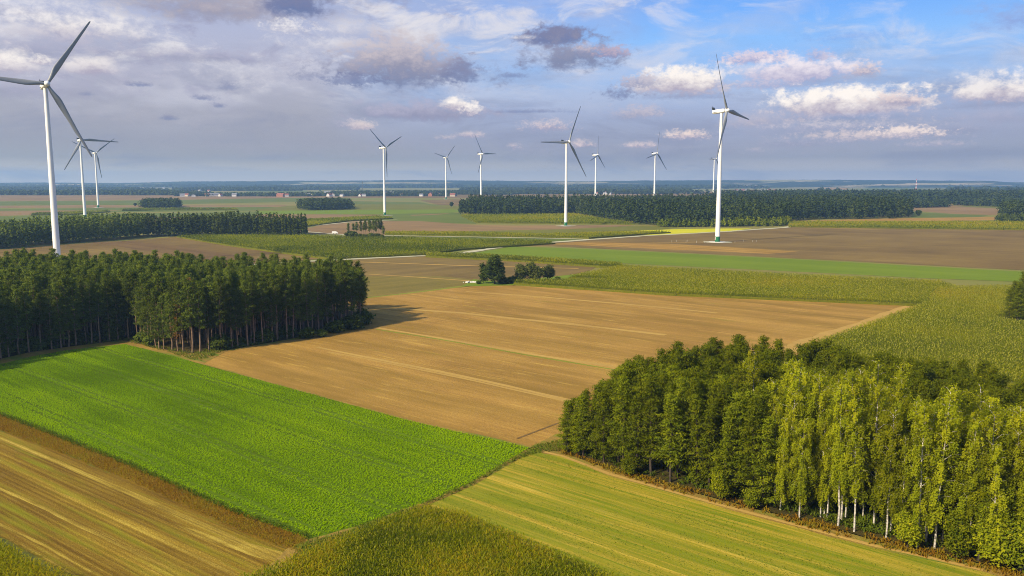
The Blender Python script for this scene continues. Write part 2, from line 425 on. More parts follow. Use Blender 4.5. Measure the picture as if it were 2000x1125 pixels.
field('mown_field', [(1036, 878), (1060, 876), (1100, 886), (1200, 925), (1300, 955), (1500, 1010), (1700, 1062), (1920, 1112), (2200, 1200), (2400, 1300), (1500, 1330), (1200, 1140), (1000, 1050), (900, 1008), (820, 990), (920, 946), (1010, 894)], M_right)
field('grass_margin', [(1042, 872), (1095, 845), (1110, 880), (1200, 922), (1300, 950), (1500, 1004), (1700, 1056), (1920, 1106), (2200, 1190), (2200, 1204), (1920, 1120), (1700, 1072), (1500, 1019), (1300, 963), (1190, 932), (1100, 894), (1060, 888)], M_margin)
strip('field_track', [(1058, 884), (1100, 893), (1190, 928), (1300, 959), (1500, 1014), (1700, 1067), (1920, 1116)], .8, M_track)
strip('grass_balk', [(385, 709), (600, 768), (800, 823), (1038, 876)], .9, M_margin)
strip('grass_balk', [(1036, 880), (1010, 896), (920, 948), (820, 993), (700, 1034), (600, 1060)], 1.1, M_margin)
# roads
strip('dirt_road', [(470, 519), (560, 513), (640, 509), (740, 504), (832, 500)], 6.5, M_road)
strip('dirt_road', [(890, 497), (1000, 479.5), (1150, 468.5), (1250, 461.5), (1420, 452.5), (1535, 444.5), (1560, 440)], 7.5, M_road)
strip('dirt_road', [(560, 446), (600, 453), (655, 457.5), (690, 459.5), (760, 460.5), (1060, 465.5), (1155, 468)], 5.5, M_road)
strip('dirt_road', [(560, 447), (620, 440.5), (680, 434.5), (775, 429.6)], 6.0, M_road)
strip('dirt_road', [(1150, 473), (1250, 473.6), (1360, 475), (1403, 475)], 3.0, M_track)

# ------------------------------------------------------------------ crops made of leaves
def unit(v): return v / np.maximum(np.linalg.norm(v, axis=-1, keepdims=True), 1e-9)

def leafy(P, h, k, L, W, lo=.15, hi=.95, rise=.5, droop=.35, tassel=0.0, z0=0.0, seed=1, tassel_w=.12):
    """plants at P (n,2): k arching two-piece leaves each, and a tassel. returns V, F, per-face tint index of plant, is_tassel"""
    rng = np.random.default_rng(seed)
    n = len(P)
    h = np.broadcast_to(h, (n,))
    az = (rng.random((n, 1)) * 6.283 + np.arange(k)[None] * 2.4 + rng.random((n, k)) * .8)
    zz = h[:, None] * (lo + (hi - lo) * (np.arange(k)[None] + rng.random((n, k)) * .7) / k)
    l = L * (.65 + .7 * rng.random((n, k))); w = W * (.7 + .6 * rng.random((n, k)))
    dx, dy = np.cos(az), np.sin(az)
    base = np.stack([P[:, 0:1] + 0 * dx, P[:, 1:2] + 0 * dx, zz + z0], -1)
    dirv = np.stack([dx, dy, 0 * dx], -1); per = np.stack([-dy, dx, 0 * dx], -1)
    per = per * w[..., None] * .5
    up = np.zeros_like(dirv); up[..., 2] = 1
    mid = base + dirv * (l * .45)[..., None] + up * (l * rise * (.6 + .8 * rng.random((n, k))))[..., None]
    tip = mid + dirv * (l * .55)[..., None] - up * (l * droop * (.3 + rng.random((n, k))))[..., None]
    V = np.stack([base - per * .4, base + per * .4, mid + per, mid - per, tip + per * .25, tip - per * .25], 2).reshape(-1, 3)
    o = np.arange(n * k)[:, None] * 6
    F = np.concatenate([o + np.array([[0, 1, 2, 3]]), o + np.array([[3, 2, 4, 5]])], 1).reshape(-1, 4)
    who = np.repeat(np.arange(n * k) // k, 2); ist = np.zeros(len(F), np.int32)
    if tassel > 0:
        a = rng.random(n) * 3.14
        e = np.stack([np.cos(a), np.sin(a), 0 * a], -1) * tassel_w
        b = np.stack([P[:, 0], P[:, 1], h * .93 + z0], -1); t = b.copy(); t[:, 2] += tassel * (.7 + .6 * rng.random(n))
        t[:, :2] += rng.normal(0, .08, (n, 2))
        V2 = np.stack([b - e * .3, b + e * .3, t + e, t - e], 1).reshape(-1, 3)
        F2 = np.arange(n * 4).reshape(-1, 4) + len(V)
        V = np.concatenate([V, V2]); F = np.concatenate([F, F2]); who = np.concatenate([who, np.arange(n)]); ist = np.concatenate([ist, np.ones(n, np.int32)])
    return V, F, who, ist

M_corn = leaf_mat('corn_leaf', [(0, (.075, .10, .005)), (.4, (.18, .20, .006)), (.75, (.28, .26, .008)), (1, (.33, .24, .016))], .4, 0)
M_tassel = plain_mat('corn_tassel', (.22, .215, .02, 1), .9, .2, 1.5)
M_crop = leaf_mat('crop_leaf', [(0, (.10, .18, .002)), (.5, (.19, .31, .002)), (1, (.27, .39, .003))], .35, 0)
M_straw = leaf_mat('straw', [(0, (.12, .075, .02)), (.5, (.26, .18, .05)), (1, (.45, .34, .12))], .2, 0)
M_grass = leaf_mat('grass_blade', [(0, (.06, .09, .014)), (.5, (.11, .15, .02)), (.8, (.19, .18, .035)), (1, (.30, .21, .06))], .3, 0)
M_fern = leaf_mat('bracken', [(0, (.12, .052, .010)), (.4, (.21, .105, .014)), (.7, (.25, .18, .02)), (1, (.13, .15, .012))], .3, 0)
M_underfill = field_mat('corn_stems', S((.05, .06, .01), (.09, .10, .012), (.13, .13, .014), (.17, .15, .02)), 0, 20, (10, .8), .5, (.4, .4, .5), .8, .3)

def corn(label, px, rows, along, ang, h=2.3, k=5, L=.9, W=.12, tas=.35, seed=3, bias=0., exclude=None, fill=True, tw=.1, var=.35, patch=30., ground=None, gap=None):
    poly = GP(px) if ground is None else ground
    P = grid_pts(poly, along, rows, ang, .3)
    if exclude is not None:
        for (cx, cy, r) in exclude:
            P = P[np.hypot(P[:, 0] - cx, P[:, 1] - cy) > r]
    if gap: P = P[(fbm(P + 91., 5, 3) < gap) | (R.random(len(P)) < .25)]
    pn = fbm(P, patch, 3)
    rng = np.random.default_rng(seed)
    hh = h * (.92 + .05 * pn + .12 * (rng.random(len(P)) - .5))
    V, F, who, ist = leafy(P, hh, k, L, W, tassel=tas, seed=seed, tassel_w=tw)
    tint = np.clip(.42 + bias + (pn - .5) * 1.1 + (rng.random(len(P)) - .5) * var, 0, 1)[who]
    tint = np.clip(tint + (rng.random(len(F)) - .5) * .25, 0, 1)
    o = link('corn', mesh_np('corn', V, F, [M_corn, M_tassel], tint, ist)); tag(o, label, 'corn', kind='stuff')
    if fill:
        c = poly.mean(0)
        b = MB(); n = len(poly); z = h * .5
        q = edge_noise(poly, 8, .1)
        area = sum(q[i - 1][0] * q[i][1] - q[i][0] * q[i - 1][1] for i in range(len(q)))
        if area < 0: q = q[::-1]
        n = len(q)
        b.add([(x, y, z) for x, y in q] + [(x, y, 0.0) for x, y in q], [list(range(n))] + [(i, i + n, (i + 1) % n + n, (i + 1) % n) for i in range(n)])
        link('stems', b.mesh('stems', [M_underfill]), o)
    return len(P)

counts = {}
counts['c1'] = corn('tall ripening maize crop in the bottom foreground corner between green crop and mown field',
     [(480, 1150), (592, 1102), (700, 1056), (822, 1009), (905, 1022), (1000, 1062), (1230, 1162), (1400, 1235), (1100, 1330), (600, 1330), (400, 1190)], .75, .30, A_STUB, 2.1, 9, .8, .10, .3, 3, .06, fill=False, tw=.04, var=.8, patch=9)
field('corn_floor', [(470, 1150), (590, 1098), (700, 1052), (822, 1005), (905, 1018), (1000, 1058), (1230, 1158), (1410, 1235), (1100, 1340), (600, 1340), (390, 1190)], M_cornfloor)
counts['c2'] = corn('yellow green maize in the bottom left corner beyond the stubble', [(-150, 1000), (0, 1076), (60, 1108), (140, 1150), (220, 1200), (-100, 1250), (-300, 1100)], .75, .30, A_STUB, 1.9, 9, .75, .10, .25, 4, .08, fill=False, tw=.03, patch=14)
field('corn_floor', [(-150, 1000), (0, 1074), (60, 1105), (150, 1150), (230, 1200), (-100, 1260), (-310, 1100)], M_cornfloor)
EXC = [G(1992, 630) + (7.5,)]
C3A = [(1003, 557), (1010, 553), (1100, 553), (1190, 551), (1185, 548), (1110, 546), (1160, 536), (1215, 524), (1500, 540), (1840, 556), (1805, 599.5), (1300, 578)]
C3B = [(1805, 599.5), (1840, 557), (1870, 567), (1960, 565), (2100, 570), (2400, 610), (2450, 900), (2250, 840), (2000, 762), (1900, 746), (1700, 716), (1600, 700), (1566, 687), (1690, 643)]
counts['c3a'] = corn('olive green maize field behind the golden field', C3A, 1.1, .9, A_FAR, 2.4, 5, 1.1, .21, .35, 5, .05, tw=.17, patch=45)
counts['c3b'] = corn('yellow green maize field right of the golden field', C3B, .95, .75, direction((1562, 684), (1805, 600)), 2.4, 5, .95, .17, .35, 6, .1, EXC, tw=.14, patch=40)
corn('narrow dark maize strip below the lime green strip', [(832, 499), (900, 499.5), (1000, 504.5), (1210, 518.5), (1217, 524), (1170, 523), (1000, 511), (832, 503)], 1.3, 1.2, A_FAR, 2.4, 4, 1.4, .34, .4, 7, -.02, tw=.2)
corn('olive maize field in front of the left dark tree strip', [(345, 464), (440, 480), (560, 497), (640, 507), (740, 503), (830, 499), (900, 489), (1085, 477), (1060, 474), (860, 470), (750, 467), (690, 467), (600, 463.5), (400, 462.5)], 2.0, 1.9, direction((345, 464), (640, 507)), 2.4, 4, 1.9, .5, .4, 8, -.22, tw=.22, patch=60)
corn('maize strip along the gravel road in the middle distance', [(752, 460), (1060, 464.5), (1150, 466.5), (1250, 459.5), (1310, 455.5), (1190, 457), (1060, 461), (900, 456.5), (752, 456)], 2.2, 2.0, A_FAR, 2.4, 4, 2.0, .6, .4, 9, .05, tw=.3, patch=60)
corn('olive maize patch in front of the middle forest', [(930, 436), (1100, 437.5), (1240, 439), (1180, 431), (1120, 419.5), (1080, 421), (900, 422)], 3.2, 3.2, A_FAR, 2.4, 4, 2.8, .9, .4, 10, .0, tw=.4, patch=90)
corn('yellowish maize field in front of the right forest edge', [(1540, 444), (2000, 450), (2500, 456), (2500, 441), (1940, 436), (1700, 436), (1540, 436)], 3.0, 2.6, direction((1700, 430), (1900, 445)), 2.4, 4, 2.5, .8, .4, 11, .18, tw=.4, patch=80)
corn('maize with a dark edge above the curved gravel road', [(420, 457), (600, 443), (680, 432.5), (768, 427.5), (745, 424), (600, 431), (430, 442)], 2.8, 2.6, 0, 2.4, 4, 2.4, .8, .4, 12, -.05, tw=.4, patch=80)
corn('thin dark maize strip in the far left fields', [(60, 421), (140, 419.5), (216, 414.5), (210, 413.5), (70, 419)], 4, 3.5, 0, 2.4, 4, 3, 1.0, .4, 13, -.25, tw=.4)
corn('thin maize strip left of the round copse', [(238, 412.3), (300, 411), (465, 410.5), (460, 409.3), (310, 409), (240, 411)], 4, 3.5, 0, 2.4, 4, 3, 1.0, .4, 14, -.2, tw=.4)

# leafy green crop in the foreground, with the tramlines of the sprayer left thin
gp = GP([(-160, 752), (0, 714), (60, 699), (130, 686), (245, 674), (300, 688), (360, 703), (395, 715), (600, 769), (800, 824), (1033, 877), (1010, 892), (920, 944), (820, 989), (700, 1029), (600, 1054), (450, 998), (250, 909), (100, 849), (0, 811), (-130, 765)])
P = grid_pts(gp, .42, .40, A_GREEN, .5)
ca, sa = math.cos(A_GREEN), math.sin(A_GREEN)
vv = -P[:, 0] * sa + P[:, 1] * ca
uu = P[:, 0] * ca + P[:, 1] * sa
lane = np.abs((vv + 3 + 1.2 * (fbm(np.c_[uu, vv * 0], 40, 2) - .5)) % 13.0 - 6.5)
thin = (np.abs(lane - .95) < .42) & (R.random(len(P)) < .98 * np.clip(vnoise(np.c_[uu, np.floor(vv / 13) * 50], 22) * 1.7, 0, 1))
edge = dist_line(P, GP([(1036, 878), (920, 946), (820, 991), (700, 1032), (600, 1057)]))
thin |= (np.abs(edge % 4.2 - 2.1) < .22) & (edge < 14) & (R.random(len(P)) < .55)
P = P[~thin]
pn = fbm(P, 26, 4)
row_n = vnoise(np.c_[uu[~thin] / 14, vv[~thin]], 1.6)
V, F, who, _ = leafy(P, .30 + .14 * pn, 6, .27, .15, .1, .9, .40, .25, 0, seed=20)
tint = np.clip(.5 + (pn - .5) * 1.0 + (fbm(P, 70, 2) - .5) * .8 + (row_n - .5) * .6 + (R.random(len(P)) - .5) * .35, 0, 1)[who]
o = link('green_crop', mesh_np('green_crop', V, F, [M_crop], np.clip(tint + (R.random(len(F)) - .5) * .2, 0, 1)))
tag(o, 'bright green leafy crop covering the foreground field', 'crop', kind='stuff')
counts['crop'] = len(P)

def tufts(name, label, cat, poly, sp, h, k, L, W, m, lo, hi, seed, ang=0., keep=None, rise=.9, droop=.2, patch=9., sy=None):
    P = grid_pts(poly, sp, sy, ang, .5)
    pn = fbm(P, patch, 3)
    if keep is not None:
        msk = keep(P, pn); P = P[msk]; pn = pn[msk]
    if not len(P): return 0
    rng = np.random.default_rng(seed)
    V, F, who, _ = leafy(P, h * (.6 + .8 * rng.random(len(P))), k, L, W, .02, .5, rise, droop, 0, seed=seed, z0=.03)
    t = np.clip(lo + (hi - lo) * (pn * .6 + .4 * rng.random(len(P))), 0, 1)[who]
    o = link(name, mesh_np(name, V, F, [m], np.clip(t + (rng.random(len(F)) - .5) * .15, 0, 1)))
    tag(o, label, cat, kind='stuff'); return len(P)

counts['stub'] = tufts('stubble', 'pale cut stalks and dry weeds on the stubble field', 'stubble', GP([(-160, 765), (0, 846), (100, 884), (250, 944), (450, 1036), (580, 1087), (545, 1112), (420, 1200), (200, 1150), (60, 1082), (0, 1050), (-200, 950)]),
      .36, .12, 3, .24, .05, M_straw, .0, 1.0, 31, A_STUB, lambda P, pn: R.random(len(P)) < (.25 + .8 * pn), .5, .3, 7)
counts['verge'] = tufts('dry_grass', 'rusty dry grass strip beside the green crop', 'grass', GP([(-130, 764), (0, 811), (100, 849), (250, 909), (450, 998), (600, 1054), (592, 1086), (450, 1032), (250, 940), (100, 880), (0, 842), (-60, 818)]),
      .38, .2, 4, .36, .06, M_fern, .1, 1.0, 32, A_STUB, None, 1.1, .35, 6)
tufts('verge_weeds', 'dark green weeds along the lower edge of the green crop', 'grass', GP([(-130, 761), (0, 808), (100, 846), (250, 906), (450, 995), (610, 1050), (606, 1058), (450, 1003), (250, 914), (100, 854), (0, 816), (-60, 790)]),
      .5, .55, 5, .5, .11, M_grass, .0, .55, 33, 0, None, 1.0, .4, 5)
rg = GP([(1036, 880), (1060, 880), (1100, 892), (1200, 930), (1300, 960), (1500, 1014), (1700, 1066), (1920, 1116), (2150, 1180), (1900, 1260), (1330, 1200), (1200, 1150), (1000, 1056), (900, 1014), (826, 994), (920, 948), (1010, 896)])
def keep_mown(P, pn):
    c, s = math.cos(A_RIGHT), math.sin(A_RIGHT)
    u = P[:, 0] * c + P[:, 1] * s; v = -P[:, 0] * s + P[:, 1] * c
    st = vnoise(np.c_[u / 12, v], 1.5) * .6 + vnoise(np.c_[u / 25, v], 4.5) * .4
    return R.random(len(P)) < np.clip((st - .42) * 4, .04, .9)
counts['mown'] = tufts('grass', 'short green grass regrowing in bands on the mown field', 'grass', rg, .34, .1, 4, .22, .07, M_grass, .0, .8, 34, A_RIGHT, keep_mown, .7, .3, 10)
tufts('weeds', 'rough grass between the green crop and the corner maize', 'grass', GP([(595, 1064), (700, 1036), (820, 992), (900, 1006), (905, 1018), (822, 1006), (700, 1053), (590, 1100), (560, 1110)]),
      .4, .35, 5, .4, .09, M_grass, .1, .9, 39, 0, None, 1.0, .35, 5)
tufts('weeds', 'tall weeds between the green crop and the mown field', 'grass', GP([(1046, 872), (1096, 862), (1102, 886), (1066, 884), (1010, 900), (920, 952), (820, 997), (700, 1038), (690, 1033), (820, 990), (920, 945), (1012, 892)]),
      .5, .4, 5, .45, .1, M_grass, .05, 1.0, 35, 0, None, 1.0, .35, 5)
counts['fern'] = tufts('bracken', 'orange and green bracken along the right wood edge', 'bracken', GP([(1090, 880), (1200, 918), (1300, 946), (1400, 972), (1500, 998), (1700, 1050), (1920, 1100), (2050, 1140), (2050, 1160), (1920, 1116), (1700, 1067), (1500, 1012), (1300, 958), (1200, 927), (1100, 889)]),
      .6, .6, 6, .6, .16, M_fern, .0, 1.0, 36, 0, lambda P, pn: R.random(len(P)) < np.clip((pn - .3) * 3, .05, .9), .7, .5, 6)
counts['under'] = tufts('undergrowth', 'low dry grass and weeds along the left wood edge', 'grass', GP([(-200, 745), (0, 703), (60, 690), (130, 678), (245, 667), (300, 682), (390, 708), (440, 686), (560, 664), (714, 638), (700, 632), (560, 655), (430, 676), (380, 692), (300, 674), (245, 660), (0, 690), (-200, 735)]),
      .7, .5, 5, .55, .13, M_grass, .1, 1.0, 37, 0, lambda P, pn: R.random(len(P)) < np.clip((pn - .3) * 3, .1, .9), .9, .4, 8)

# ------------------------------------------------------------------ trees
M_bark_pine = plain_mat('pine_bark', (.27, .175, .11, 1), .95, .45, 1.2, .1)
M_bark_dark = plain_mat('dark_bark', (.07, .055, .042, 1), .95, .4, 2, .1)
M_bark_birch = plain_mat('birch_bark', (.62, .58, .50, 1), .8, 0, 3.0, .2, (.16, .14, .12, 1))
M_pine_old = leaf_mat('pine_needles_old', [(0, (.038, .055, .016)), (.5, (.082, .108, .024)), (.85, (.13, .152, .028)), (1, (.18, .18, .032))], .28, .32)
M_pine_young = leaf_mat('pine_needles_young', [(0, (.062, .085, .008)), (.5, (.125, .15, .010)), (.85, (.20, .205, .012)), (1, (.27, .24, .016))], .32, .3)
M_birch = leaf_mat('birch_leaves', [(0, (.11, .14, .010)), (.5, (.215, .235, .013)), (.85, (.31, .305, .016)), (1, (.39, .34, .022))], .44, .28)
M_poplar = leaf_mat('poplar_leaves', [(0, (.028, .045, .016)), (.5, (.05, .075, .022)), (1, (.09, .115, .03))], .2, .15)
M_willow = leaf_mat('willow_leaves', [(0, (.05, .065, .025)), (.5, (.085, .10, .035)), (1, (.14, .15, .055))], .25, .15)
M_rusty = leaf_mat('rusty_needles', [(0, (.10, .045, .015)), (.5, (.19, .09, .025)), (1, (.26, .14, .04))], .2, .1)
M_far = leaf_mat('far_foliage', [(0, (.020, .034, .016)), (.5, (.040, .060, .022)), (1, (.08, .095, .026))], .12, 0)
M_farb = leaf_mat('far_broadleaf', [(0, (.03, .045, .018)), (.5, (.05, .07, .024)), (1, (.085, .105, .03))], .15, 0)

def diamonds(cen, nor, size, asp, rng):
    """leaf diamonds at centres, facing roughly along nor"""
    n = len(cen)
    nor = unit(nor + rng.normal(0, .55, (n, 3)))
    a = unit(np.cross(nor, rng.normal(0, 1, (n, 3)))); b = np.cross(nor, a)
    s = size[:, None] if hasattr(size, '__len__') else size
    return np.stack([cen + a * s, cen + b * s * asp, cen - a * s, cen - b * s * asp], 1).reshape(-1, 3)

def tuft_cloud(cen, per, spread, size, asp, rng, tint, flat=.6, out=None):
    n = len(cen)
    c = np.repeat(cen, per, 0)
    off = rng.normal(0, 1, c.shape) * spread; off[:, 2] *= flat
    p = c + off
    nor = unit(off + 1e-6) * .8 + np.array([0, 0, .8])
    V = diamonds(p, nor, size * (.65 + .7 * rng.random(len(p))), asp, rng)
    t = np.clip(np.repeat(tint, per) + (rng.random(len(p)) - .5) * .25, 0, 1)
    return V, t

def pine_mesh(seed, H, cb, Rm, nb, per, style, mats, leaf=.30):
    """pine: trunk with limbs, and a crown of needle tufts along them. style 'old' (rounded, gappy), 'young' (conical to the ground)"""
    rng = np.random.default_rng(seed)
    t = MB()
    lean = rng.normal(0, .022 * H, 2); wob = rng.normal(0, .006 * H, (8, 2))
    zs = np.linspace(0, H * .97, 8)
    ax = np.array([[lean[0] * (z / H) ** 2 + wob[i, 0] * min(1, i), lean[1] * (z / H) ** 2 + wob[i, 1] * min(1, i), z] for i, z in enumerate(zs)])
    r0 = .0105 * H + .03
    t.tube(ax, [r0 * (1 - .85 * (z / H)) + .02 for z in zs], 7)
    at = lambda z: np.array([np.interp(z, zs, ax[:, 0]), np.interp(z, zs, ax[:, 1]), z])
    cen = []; tn = []
    for i in range(nb):
        u = (i + rng.random() * .8) / nb
        z = cb * H + (1 - cb) * H * u * .97
        if style == 'old':
            prof = Rm * (.45 + .75 * math.sin(math.pi * min(1, .18 + .78 * u)) ) * (1 - .82 * u ** 3)
        else:
            prof = Rm * (1.02 - .88 * u ** 1.25) * (.8 + .35 * (u > .06))
        l = prof * (.6 + .55 * rng.random())
        a = i * 2.399 + rng.random() * .9
        up = (.12 + .55 * u + .15 * rng.random()) if style == 'old' else (.05 + .75 * u)
        d = np.array([math.cos(a), math.sin(a), up])
        s = at(z); e = s + d * l
        mid = s + d * l * .5 - np.array([0, 0, .06 * l])
        if l > .8: t.tube([s, mid, e], [.035 + .012 * l, .02 + .008 * l, .012], 4, cap=False)
        m = max(2, int(round(l / (.62 if style == 'old' else .55))))
        bt = rng.random()
        for j in range(m):
            f = .32 + .68 * (j + rng.random() * .6) / m
            c = s + d * l * f + np.array([0, 0, .06 * l * f]) + rng.normal(0, .22 + .08 * f, 3) * np.array([1, 1, .5])
            cen.append(c); tn.append(.2 + .5 * bt * .6 + .3 * rng.random())
    for j in range(5):
        cen.append(at(H * (.93 + .015 * j)) + rng.normal(0, .18, 3)); tn.append(.6)
    V, tt = tuft_cloud(np.array(cen), per, (.40 if style == 'old' else .34), leaf * 1.15, .27, rng, np.array(tn), .5)
    if cb > .3:     # dead stubs under the crown
        for i in range(7):
            z = H * (cb * (.55 + .4 * rng.random())); a = rng.random() * 6.28; l = .5 + 1.0 * rng.random(); s = at(z)
            t.tube([s, s + np.array([math.cos(a) * l, math.sin(a) * l, .1])], [.03, .012], 3, cap=False)
    F = np.arange(len(V)).reshape(-1, 4)
    return t.mesh('trunk', [mats[0]]), mesh_np('crown', V, F, [mats[1]], tt)

def birch_mesh(seed, H, cb, Rm, nb, mats, leaf=.17, stems=1):
    """birch: white stem, rising limbs, leaves hanging in strands"""
    rng = np.random.default_rng(seed)
    t = MB(); pts = []; tn = []; nor = []
    for sidx in range(stems):
        Hs = H * (1 - .12 * sidx)
        lean = rng.normal(0, .03 * H, 2) + (np.array([.05 * H, 0]) * (sidx * 2 - 1) if stems > 1 else 0)
        zs = np.linspace(0, Hs * .97, 9); wob = rng.normal(0, .0028 * H, (9, 2)); wob[0] = 0
        ax = np.c_[lean[0] * (zs / Hs) ** 1.3 + wob[:, 0], lean[1] * (zs / Hs) ** 1.3 + wob[:, 1], zs]
        t.tube(ax, [(.0052 * H + .035) * (1 - .85 * z / Hs) + .016 for z in zs], 7)
        at = lambda z: np.array([np.interp(z, zs, ax[:, 0]), np.interp(z, zs, ax[:, 1]), z])
        for i in range(nb):
            u = (i + rng.random() * .8) / nb
            z = Hs * (cb + (1 - cb) * u * .96)
            prof = Rm * (.35 + .85 * math.sin(math.pi * min(1., .12 + .80 * u)) ** .8) * (1 - .35 * u)
            l = prof * (.65 + .5 * rng.random()) + .25
            a = i * 2.399 + rng.random()
            s = at(z); d = np.array([math.cos(a), math.sin(a), .75 + .5 * u])
            k1 = s + d * l * .55; k2 = k1 + np.array([math.cos(a) * l * .5, math.sin(a) * l * .5, l * .12])
            t.tube([s, k1, k2], [.022 + .011 * l, .014 + .006 * l, .008], 4, cap=False)
            bt = rng.random()
            nst = 4 + int(l * 3.2)
            for j in range(nst):      # hanging strands
                f = rng.random()
                b = (s + (k1 - s) * min(1, f * 2 + .25)) if f < .4 else (k1 + (k2 - k1) * (f - .4) / .6)
                b = b + rng.normal(0, .22, 3)
                dl = (.7 + 1.5 * rng.random()) * (1.15 - .55 * u) * min(1.3, .5 + l * .4)
                m = int(10 + 15 * dl)
                q = np.linspace(0, 1, m)[:, None]
                sw = np.array([math.cos(a), math.sin(a), 0]) * .18 * dl
                p = b + q * np.array([[0, 0, -dl]]) + q * sw + rng.normal(0, .11 + .05 * l * .5, (m, 3))
                pts.append(p); tn.append(np.full(m, .15 + .35 * bt + .28 * rng.random() + .18 * u))
                nor.append(np.tile(np.array([math.cos(a), math.sin(a), .7]), (m, 1)))
        p = at(Hs * .97) + rng.normal(0, .28, (60, 3)) * np.array([1, 1, 2.0]) - np.array([0, 0, .4])
        pts.append(p); tn.append(np.full(60, .7)); nor.append(np.tile([0, 0, 1.], (60, 1)))
    pts = np.concatenate(pts); tn = np.concatenate(tn); nor = np.concatenate(nor)
    V = diamonds(pts, nor, leaf * (.6 + .8 * rng.random(len(pts))), .6, rng)
    F = np.arange(len(V)).reshape(-1, 4)
    return t.mesh('trunk', [mats[0]]), mesh_np('crown', V, F, [mats[1]], np.clip(tn + (rng.random(len(pts)) - .5) * .2, 0, 1))

def broad_mesh(seed, H, lobes, mats, leaf=.3, dens=60, trunk_r=.2):
    """broadleaf tree or bush: lobes = (x, y, z, rx, rz) clumps of leaves over a forked trunk"""
    rng = np.random.default_rng(seed)
    t = MB(); V = []; T = []
    zb = min(l[2] for l in lobes)
    t.tube([(0, 0, 0), (.05, 0, zb * .6), (0, .05, max(zb, .4))], [trunk_r, trunk_r * .8, trunk_r * .65], 7)
    for (x, y, z, rx, rz) in lobes:
        t.tube([(0, .05, max(zb * .7, .3)), (x * .5, y * .5, zb + (z - zb) * .55), (x, y, z)], [trunk_r * .55, trunk_r * .35, .03], 5, cap=False)
        nc = int(dens * (rx * rx + rx * rz) / 6) + 6
        d = unit(rng.normal(0, 1, (nc, 3))); rr = (.55 + .5 * rng.random(nc))[:, None]
        c = np.array([x, y, z]) + d * rr * np.array([rx, rx, rz])
        tn = .15 + .7 * rng.random(nc)
        v, tt = tuft_cloud(c, 14, .32 + .06 * rx, leaf, .6, rng, tn, .7)
        V.append(v); T.append(tt)
    V = np.concatenate(V); F = np.arange(len(V)).reshape(-1, 4)
    return t.mesh('trunk', [mats[0]]), mesh_np('crown', V, F, [mats[1]], np.concatenate(T))

def tree(name, meshes, loc, label, cat, group=None, scale=1.0, rz=None):
    o = empty(name, (loc[0], loc[1], loc[2] if len(loc) > 2 else _z[0]), random.random() * 6.283 if rz is None else rz)
    o.scale = (scale,) * 3 if not hasattr(scale, '__len__') else scale
    tag(o, label, cat, group)
    link('trunk', meshes[0], o); link('crown', meshes[1], o)
    return o

OLD = [pine_mesh(100 + i, 21, cb, rm, 46, 26, 'old', (M_bark_pine, M_pine_old), .27) for i, (cb, rm) in enumerate([(.36, 2.6), (.46, 2.3), (.30, 2.9), (.52, 2.6), (.40, 3.0), (.32, 2.1), (.46, 3.1), (.36, 2.4)])]
OLDLOW = [pine_mesh(120 + i, 20, cb, rm, 58, 18, 'old', (M_bark_pine, M_pine_old), .27) for i, (cb, rm) in enumerate([(.22, 2.6), (.28, 2.3), (.14, 2.5), (.18, 2.1)])]
YOUNG = [pine_mesh(140 + i, 15, cb, rm, 62, 27, 'young', (M_bark_dark, M_pine_young), .20) for i, (cb, rm) in enumerate([(.08, 2.1), (.14, 1.9), (.05, 2.4), (.18, 1.9), (.10, 2.3), (.06, 1.7), (.12, 2.7), (.22, 2.2), (.04, 2.0)])]
DEAD = pine_mesh(160, 19, .25, 1.7, 40, 9, 'old', (M_bark_pine, M_rusty), .3)
BIRCH = [birch_mesh(180 + i, 20, cb, rm, nb, (M_bark_birch, M_birch), .125, st) for i, (cb, rm, nb, st) in enumerate([(.20, 1.5, 40, 1), (.28, 1.3, 38, 1), (.14, 1.65, 42, 1), (.33, 1.4, 36, 1), (.18, 1.3, 28, 2), (.24, 1.75, 38, 1), (.20, 1.2, 38, 1), (.36, 1.9, 32, 1), (.12, 1.4, 44, 1), (.30, 1.7, 23, 2)])]

ORD = 'first second third fourth fifth sixth seventh eighth ninth tenth eleventh twelfth thirteenth fourteenth fifteenth sixteenth seventeenth eighteenth nineteenth twentieth'.split()
ORD += ['twenty-' + o for o in ORD[:9]] + ['thirtieth'] + ['thirty-' + o for o in ORD[:9]] + ['fortieth'] + ['forty-' + o for o in ORD[:9]] + ['fiftieth'] + ['fifty-' + o for o in ORD[:9]] + ['sixtieth']

